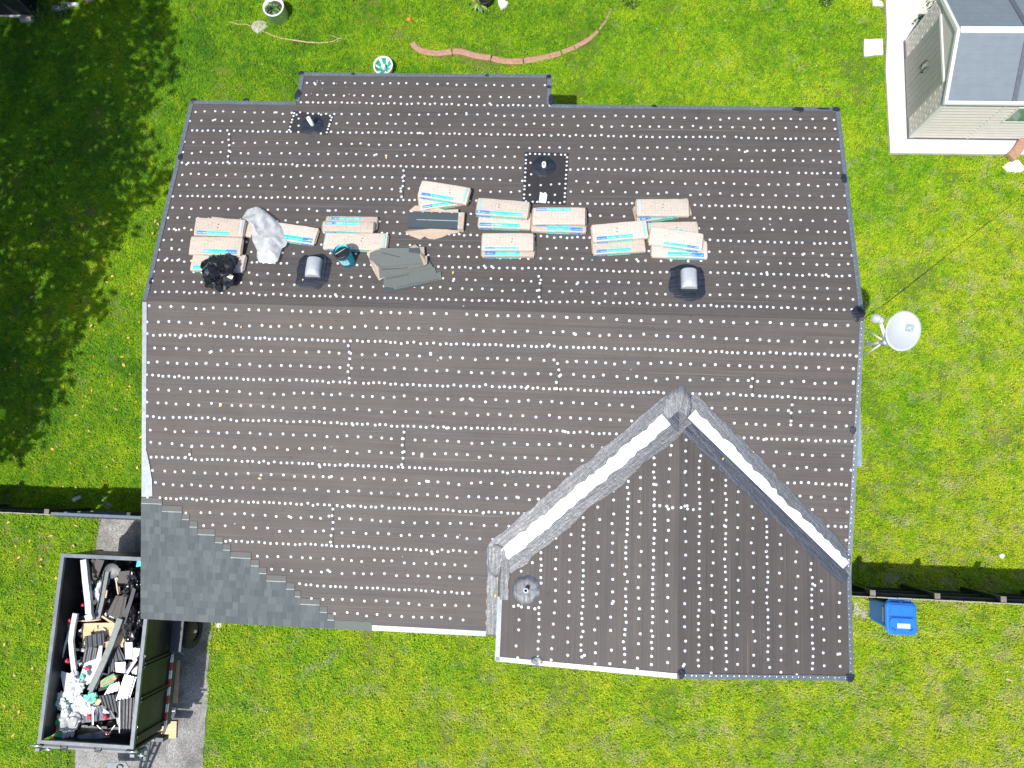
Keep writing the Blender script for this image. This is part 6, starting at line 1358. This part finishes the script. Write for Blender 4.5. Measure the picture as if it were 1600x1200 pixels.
TR = [(Vector((-8.3, 3.6, 0)), []), (Vector((-9.0, -3.2, 0)), [])]
tr = random.Random(19); made = 0
while made < 5200:
    gx, gy = tr.uniform(-12.5, -1.4), tr.uniform(-4.6, 10.5)
    if not inside(SHADE, gx, gy): continue
    if any(math.hypot(gx - h[0], gy - h[1]) < .28 for h in HOLES) and tr.random() < .8: continue
    z = tr.uniform(3.4, 8.0); c = Vector((gx, gy, 0)) + k_ * z
    if c.x > left_edge(z, c.y): continue
    i = 0 if c.y > -.2 + .5 * math.sin(c.x) else 1
    cz = 5.6 if i == 0 else 5.0; rad = math.hypot(c.x - (-6.3, -7.2)[i], (c.y - (3.6, -3.2)[i]) * .8)
    if abs(z - cz) > max(.5, 3.0 - rad * .45): continue
    TR[i][1].append(c); made += 1
for i, (base, pts) in enumerate(TR):
    t = thing('tree', ('large broad leaved tree left of the back lawn casting the big shade', 'smaller broad leaved tree left of the driveway lawn casting shade')[i], 'tree', base)
    b = MB()
    for c in pts:
        for q in range(4):
            p = c + Vector((tr.gauss(0, .16), tr.gauss(0, .16), tr.gauss(0, .14)))
            if p.x > left_edge(p.z, p.y) + .15: continue
            d = Vector((tr.uniform(-1, 1), tr.uniform(-1, 1), tr.uniform(.3, 1.5))).normalized(); e = d.orthogonal().normalized(); e.rotate(Matrix.Rotation(tr.uniform(0, 6), 3, d)); f = d.cross(e); s = tr.uniform(.09, .18)
            b.add([p - e * s, p - f * s * .55, p + e * s, p + f * s * .55], [(0, 1, 2, 3)], tr.randint(0, 1))
    b.build('crown', [M['leaf_a'], M['leaf_b']], t, fix=False)
    b = MB(); cc = sum(pts, Vector()) / len(pts); top = Vector((cc.x, cc.y, cc.z)); j = base.lerp(top, .42); j.x = base.x + (top.x - base.x) * .2; j.y = base.y + (top.y - base.y) * .3
    b.tube([base, base.lerp(j, .5), j], [.30, .24, .20], 10)
    for q in tr.sample(pts, 26): b.tube([j, j.lerp(q, .55) + Vector((0, 0, .35)), q], [.10, .055, .015], 6, cap=False)
    b.build('trunk', M['bark'], t)

# ------------------------------------------------------------------ lawn: instanced grass clumps, coloured by patches
def grass_mat():
    t = NT('grass_blades'); p = t.pos(); 
    big = t.noise(p, .30, 4, .6); mid = t.noise(t.mapping(p, loc=(7, 3, 0)), 1.5, 4, .6); fine = t.noise(p, 11, 3, .7); vf = t.noise(p, 45, 2, .6)
    sx = t.new('ShaderNodeSeparateXYZ'); t.link(p, sx.inputs[0])
    # the left and back lawns are greener, the right and front ones drier
    dry = t.math('ADD', t.math('MULTIPLY', sx.outputs[0], .014), t.math('MULTIPLY', sx.outputs[1], -.016))
    def st_(f, a=.36, b=.64): return t.ramp(f, [(a, 0.), (b, 1.)])
    k = t.math('ADD', t.math('ADD', t.math('MULTIPLY', st_(big), .34), t.math('MULTIPLY', st_(mid), .30)), t.math('ADD', t.math('MULTIPLY', st_(fine), .36), dry))
    c = t.ramp(k, [(.12, (.105, .275, .016)), (.36, (.245, .490, .013)), (.60, (.420, .640, .014)), (.92, (.640, .730, .030))])
    c = t.mix(t.math('MULTIPLY', t.ramp(vf, [(.36, 1.), (.56, 0.)]), .80), c, (.050, .165, .010))
    md = t.noise(t.mapping(p, loc=(2, 40, 0)), 5.5, 4, .65)
    c = t.mix(t.math('MULTIPLY', t.ramp(md, [(.52, 0.), (.66, 1.)]), .55), c, (.090, .300, .022))
    st = t.math('ADD', t.noise(t.mapping(p, loc=(21, 9, 0)), 2.0, 6, .75), t.math('MULTIPLY', dry, .30))
    pale = t.math('MULTIPLY', t.ramp(st, [(.58, 0.), (.72, 1.)]), t.ramp(t.noise(p, 24, 3, .7), [(.38, .15), (.56, 1.)]))
    c = t.mix(t.math('MULTIPLY', pale, .62), c, (.54, .46, .34))
    yl = t.ramp(t.noise(t.mapping(p, loc=(5, 71, 0)), 3.2, 5, .7), [(.58, 0.), (.72, 1.)])
    c = t.mix(t.math('MULTIPLY', yl, .5), c, (.62, .60, .03))
    t.set(c, .55, 0, .25)
    tr_ = t.new('ShaderNodeBsdfTranslucent'); t.link(c, tr_.inputs[0]); mx = t.new('ShaderNodeMixShader'); mx.inputs[0].default_value = .34
    t.link(t.b.outputs[0], mx.inputs[1]); t.link(tr_.outputs[0], mx.inputs[2]); t.link(mx.outputs[0], t.out.inputs[0])
    return t.m
GM = grass_mat()
gcol = bpy.data.collections.new('grass_clumps')
gr = random.Random(2)
for ci in range(5):
    b = MB()
    for k in range(13):
        a = gr.uniform(0, 2 * PI); r0 = .07 * math.sqrt(gr.random()); ba = gr.uniform(0, 2 * PI); p = Vector((r0 * math.cos(ba), r0 * math.sin(ba), 0)); d = Vector((math.cos(a), math.sin(a), 0)); s = Vector((-d.y, d.x, 0)) * gr.uniform(.004, .0075)
        l = gr.uniform(.05, .10); h = gr.uniform(.025, .065); m_ = p + d * l * .5 + Vector((0, 0, h)); e = p + d * l + Vector((0, 0, h * gr.uniform(.3, 1.0)))
        b.add([p - s, p + s, m_ + s * .9, m_ - s * .9, e], [(0, 1, 2, 3), (3, 2, 4)])
    o = b.build('grass_clump', GM, fix=False); COL.objects.unlink(o); gcol.objects.link(o)
rng = np.random.default_rng(5); N = 150000
X = rng.uniform(-8.2, 20.2, N); Y = rng.uniform(-10.6, 9.05, N)
def in_rect(x0, x1, y0, y1): return (X > x0) & (X < x1) & (Y > y0) & (Y < y1)
def in_poly(P):
    c = np.zeros(len(X), bool); n = len(P)
    for i in range(n):
        x0, y0 = P[i][:2]; x1, y1 = P[(i + 1) % n][:2]
        if y0 == y1: continue
        c ^= ((y0 > Y) != (y1 > Y)) & (X < (x1 - x0) * (Y - y0) / (y1 - y0) + x0)
    return c
kill = in_rect(.6, 12.9, -5.5, 4.1) | in_poly(DRIVE) | in_rect(15.62, 22, 4.87, 10.2) | in_poly(sq) | in_rect(A.x - 2.4, A.x, A.y, A.y + 2.3)
edge = in_rect(-2.62, .56, -16, -4.2) 
kill |= edge & (rng.random(N) < .72)
for P in BARE: kill |= in_poly(P) & (rng.random(N) < .8)
nz = np.array([mnoise.noise(Vector((x * .9, y * .9, 3))) + .6 * mnoise.noise(Vector((x * 3.1, y * 3.1, 8))) for x, y in zip(X, Y)])
kill |= (nz < -.42) & (rng.random(N) < .62)
X, Y, nz = X[~kill], Y[~kill], nz[~kill]
me = bpy.data.meshes.new('grass'); me.vertices.add(len(X)); me.vertices.foreach_set('co', np.stack([X, Y, np.full(len(X), .004)], 1).astype(np.float32).ravel())
at = me.attributes.new('size', 'FLOAT', 'POINT'); at.data.foreach_set('value', (np.clip(1.0 + nz * .35, .55, 1.6) * rng.uniform(.75, 1.25, len(X))).astype(np.float32)); me.update()
me.materials.append(GM)
lawn = bpy.data.objects.new('grass', me); COL.objects.link(lawn); tag(lawn, 'patchy bright green lawn with straw coloured spots all round the house', 'grass', kind='stuff')
ng = bpy.data.node_groups.new('grass', 'GeometryNodeTree'); ng.interface.new_socket('Geometry', in_out='INPUT', socket_type='NodeSocketGeometry'); ng.interface.new_socket('Geometry', in_out='OUTPUT', socket_type='NodeSocketGeometry')
gi = ng.nodes.new('NodeGroupInput'); go = ng.nodes.new('NodeGroupOutput'); ip = ng.nodes.new('GeometryNodeInstanceOnPoints'); ci = ng.nodes.new('GeometryNodeCollectionInfo'); mp = ng.nodes.new('GeometryNodeMeshToPoints')
ci.inputs['Collection'].default_value = gcol; ci.inputs['Separate Children'].default_value = True; ci.inputs['Reset Children'].default_value = True
rv = ng.nodes.new('FunctionNodeRandomValue'); rv.data_type = 'FLOAT_VECTOR'; rv.inputs[0].default_value = (-.15, -.15, 0); rv.inputs[1].default_value = (.15, .15, 6.283)
na = ng.nodes.new('GeometryNodeInputNamedAttribute'); na.data_type = 'FLOAT'; na.inputs['Name'].default_value = 'size'
ng.links.new(gi.outputs[0], mp.inputs['Mesh']); ng.links.new(mp.outputs[0], ip.inputs['Points']); ng.links.new(ci.outputs[0], ip.inputs['Instance']); ip.inputs['Pick Instance'].default_value = True
ng.links.new(rv.outputs[0], ip.inputs['Rotation']); ng.links.new(na.outputs[0], ip.inputs['Scale']); ng.links.new(ip.outputs[0], go.inputs[0])
lawn.modifiers.new('grass', 'NODES').node_group = ng
# yellow leaves under the trees, small white flowers and bits on the grass
def litter(name, label, cat, pts, smin, smax, mats, z=(.04, .075), seed=0):
    r = random.Random(seed); b = MB()
    for p in pts:
        mm = Matrix.Translation((p[0], p[1], r.uniform(*z))) @ Euler((r.gauss(0, .3), r.gauss(0, .3), r.uniform(0, 6))).to_matrix().to_4x4(); s = r.uniform(smin, smax)
        b.add([mm @ Vector(v) for v in ((-s, 0, 0), (-s * .2, -s * .55, .006), (s, 0, .0), (-s * .1, s * .55, .008))], [(0, 1, 2, 3)], r.randrange(len(mats)))
    return tag(b.build(name, mats, fix=False), label, cat, kind='stuff')
lr = random.Random(31); pts = [(lr.gauss(-3.6, 1.9), lr.uniform(-4, 3.2)) for _ in range(130)] + [(lr.uniform(-5, -2.7), lr.uniform(-9.5, -4.4)) for _ in range(60)]
litter('fallen_leaves', 'yellow and tan fallen leaves scattered over the left lawn', 'leaves', [p for p in pts if p[0] < .2 and not inside(DRIVE, *p)], .030, .062, [simple('yellow_leaf', (.62, .40, .06), .6, var=.3), simple('tan_leaf', (.46, .30, .14), .6, var=.3)], seed=1)
pts = [(lr.uniform(-4, 19), lr.uniform(-9.5, 8.7)) for _ in range(520)]
litter('clover_flowers', 'tiny white clover flowers and chips dotted over the lawns', 'flowers', [p for p in pts if not (.2 < p[0] < 13.4 and -6.4 < p[1] < 4.5) and not inside(DRIVE, *p)], .010, .022, [M['white_print']], seed=2)
c = Vector((17.710, -4.278, 0.000)); stone('ball_pebble', 'single white pebble on the right lawn above the fence shadow', 'pebble', [(c.x + .06 * math.cos(k), c.y + .06 * math.sin(k), 0) for k in (0, 1, 2, 3, 4, 5)], .09, 33, M['white_concrete'])
board('dry_palm_strip', 'short tan dry strip on the grass at the lower right', 'leaf', [(17.654, -6.801, 0.070), (17.795, -6.845, 0.070), (17.780, -6.872, 0.070), (17.639, -6.841, 0.070)], M['kraft_bag'], .006)
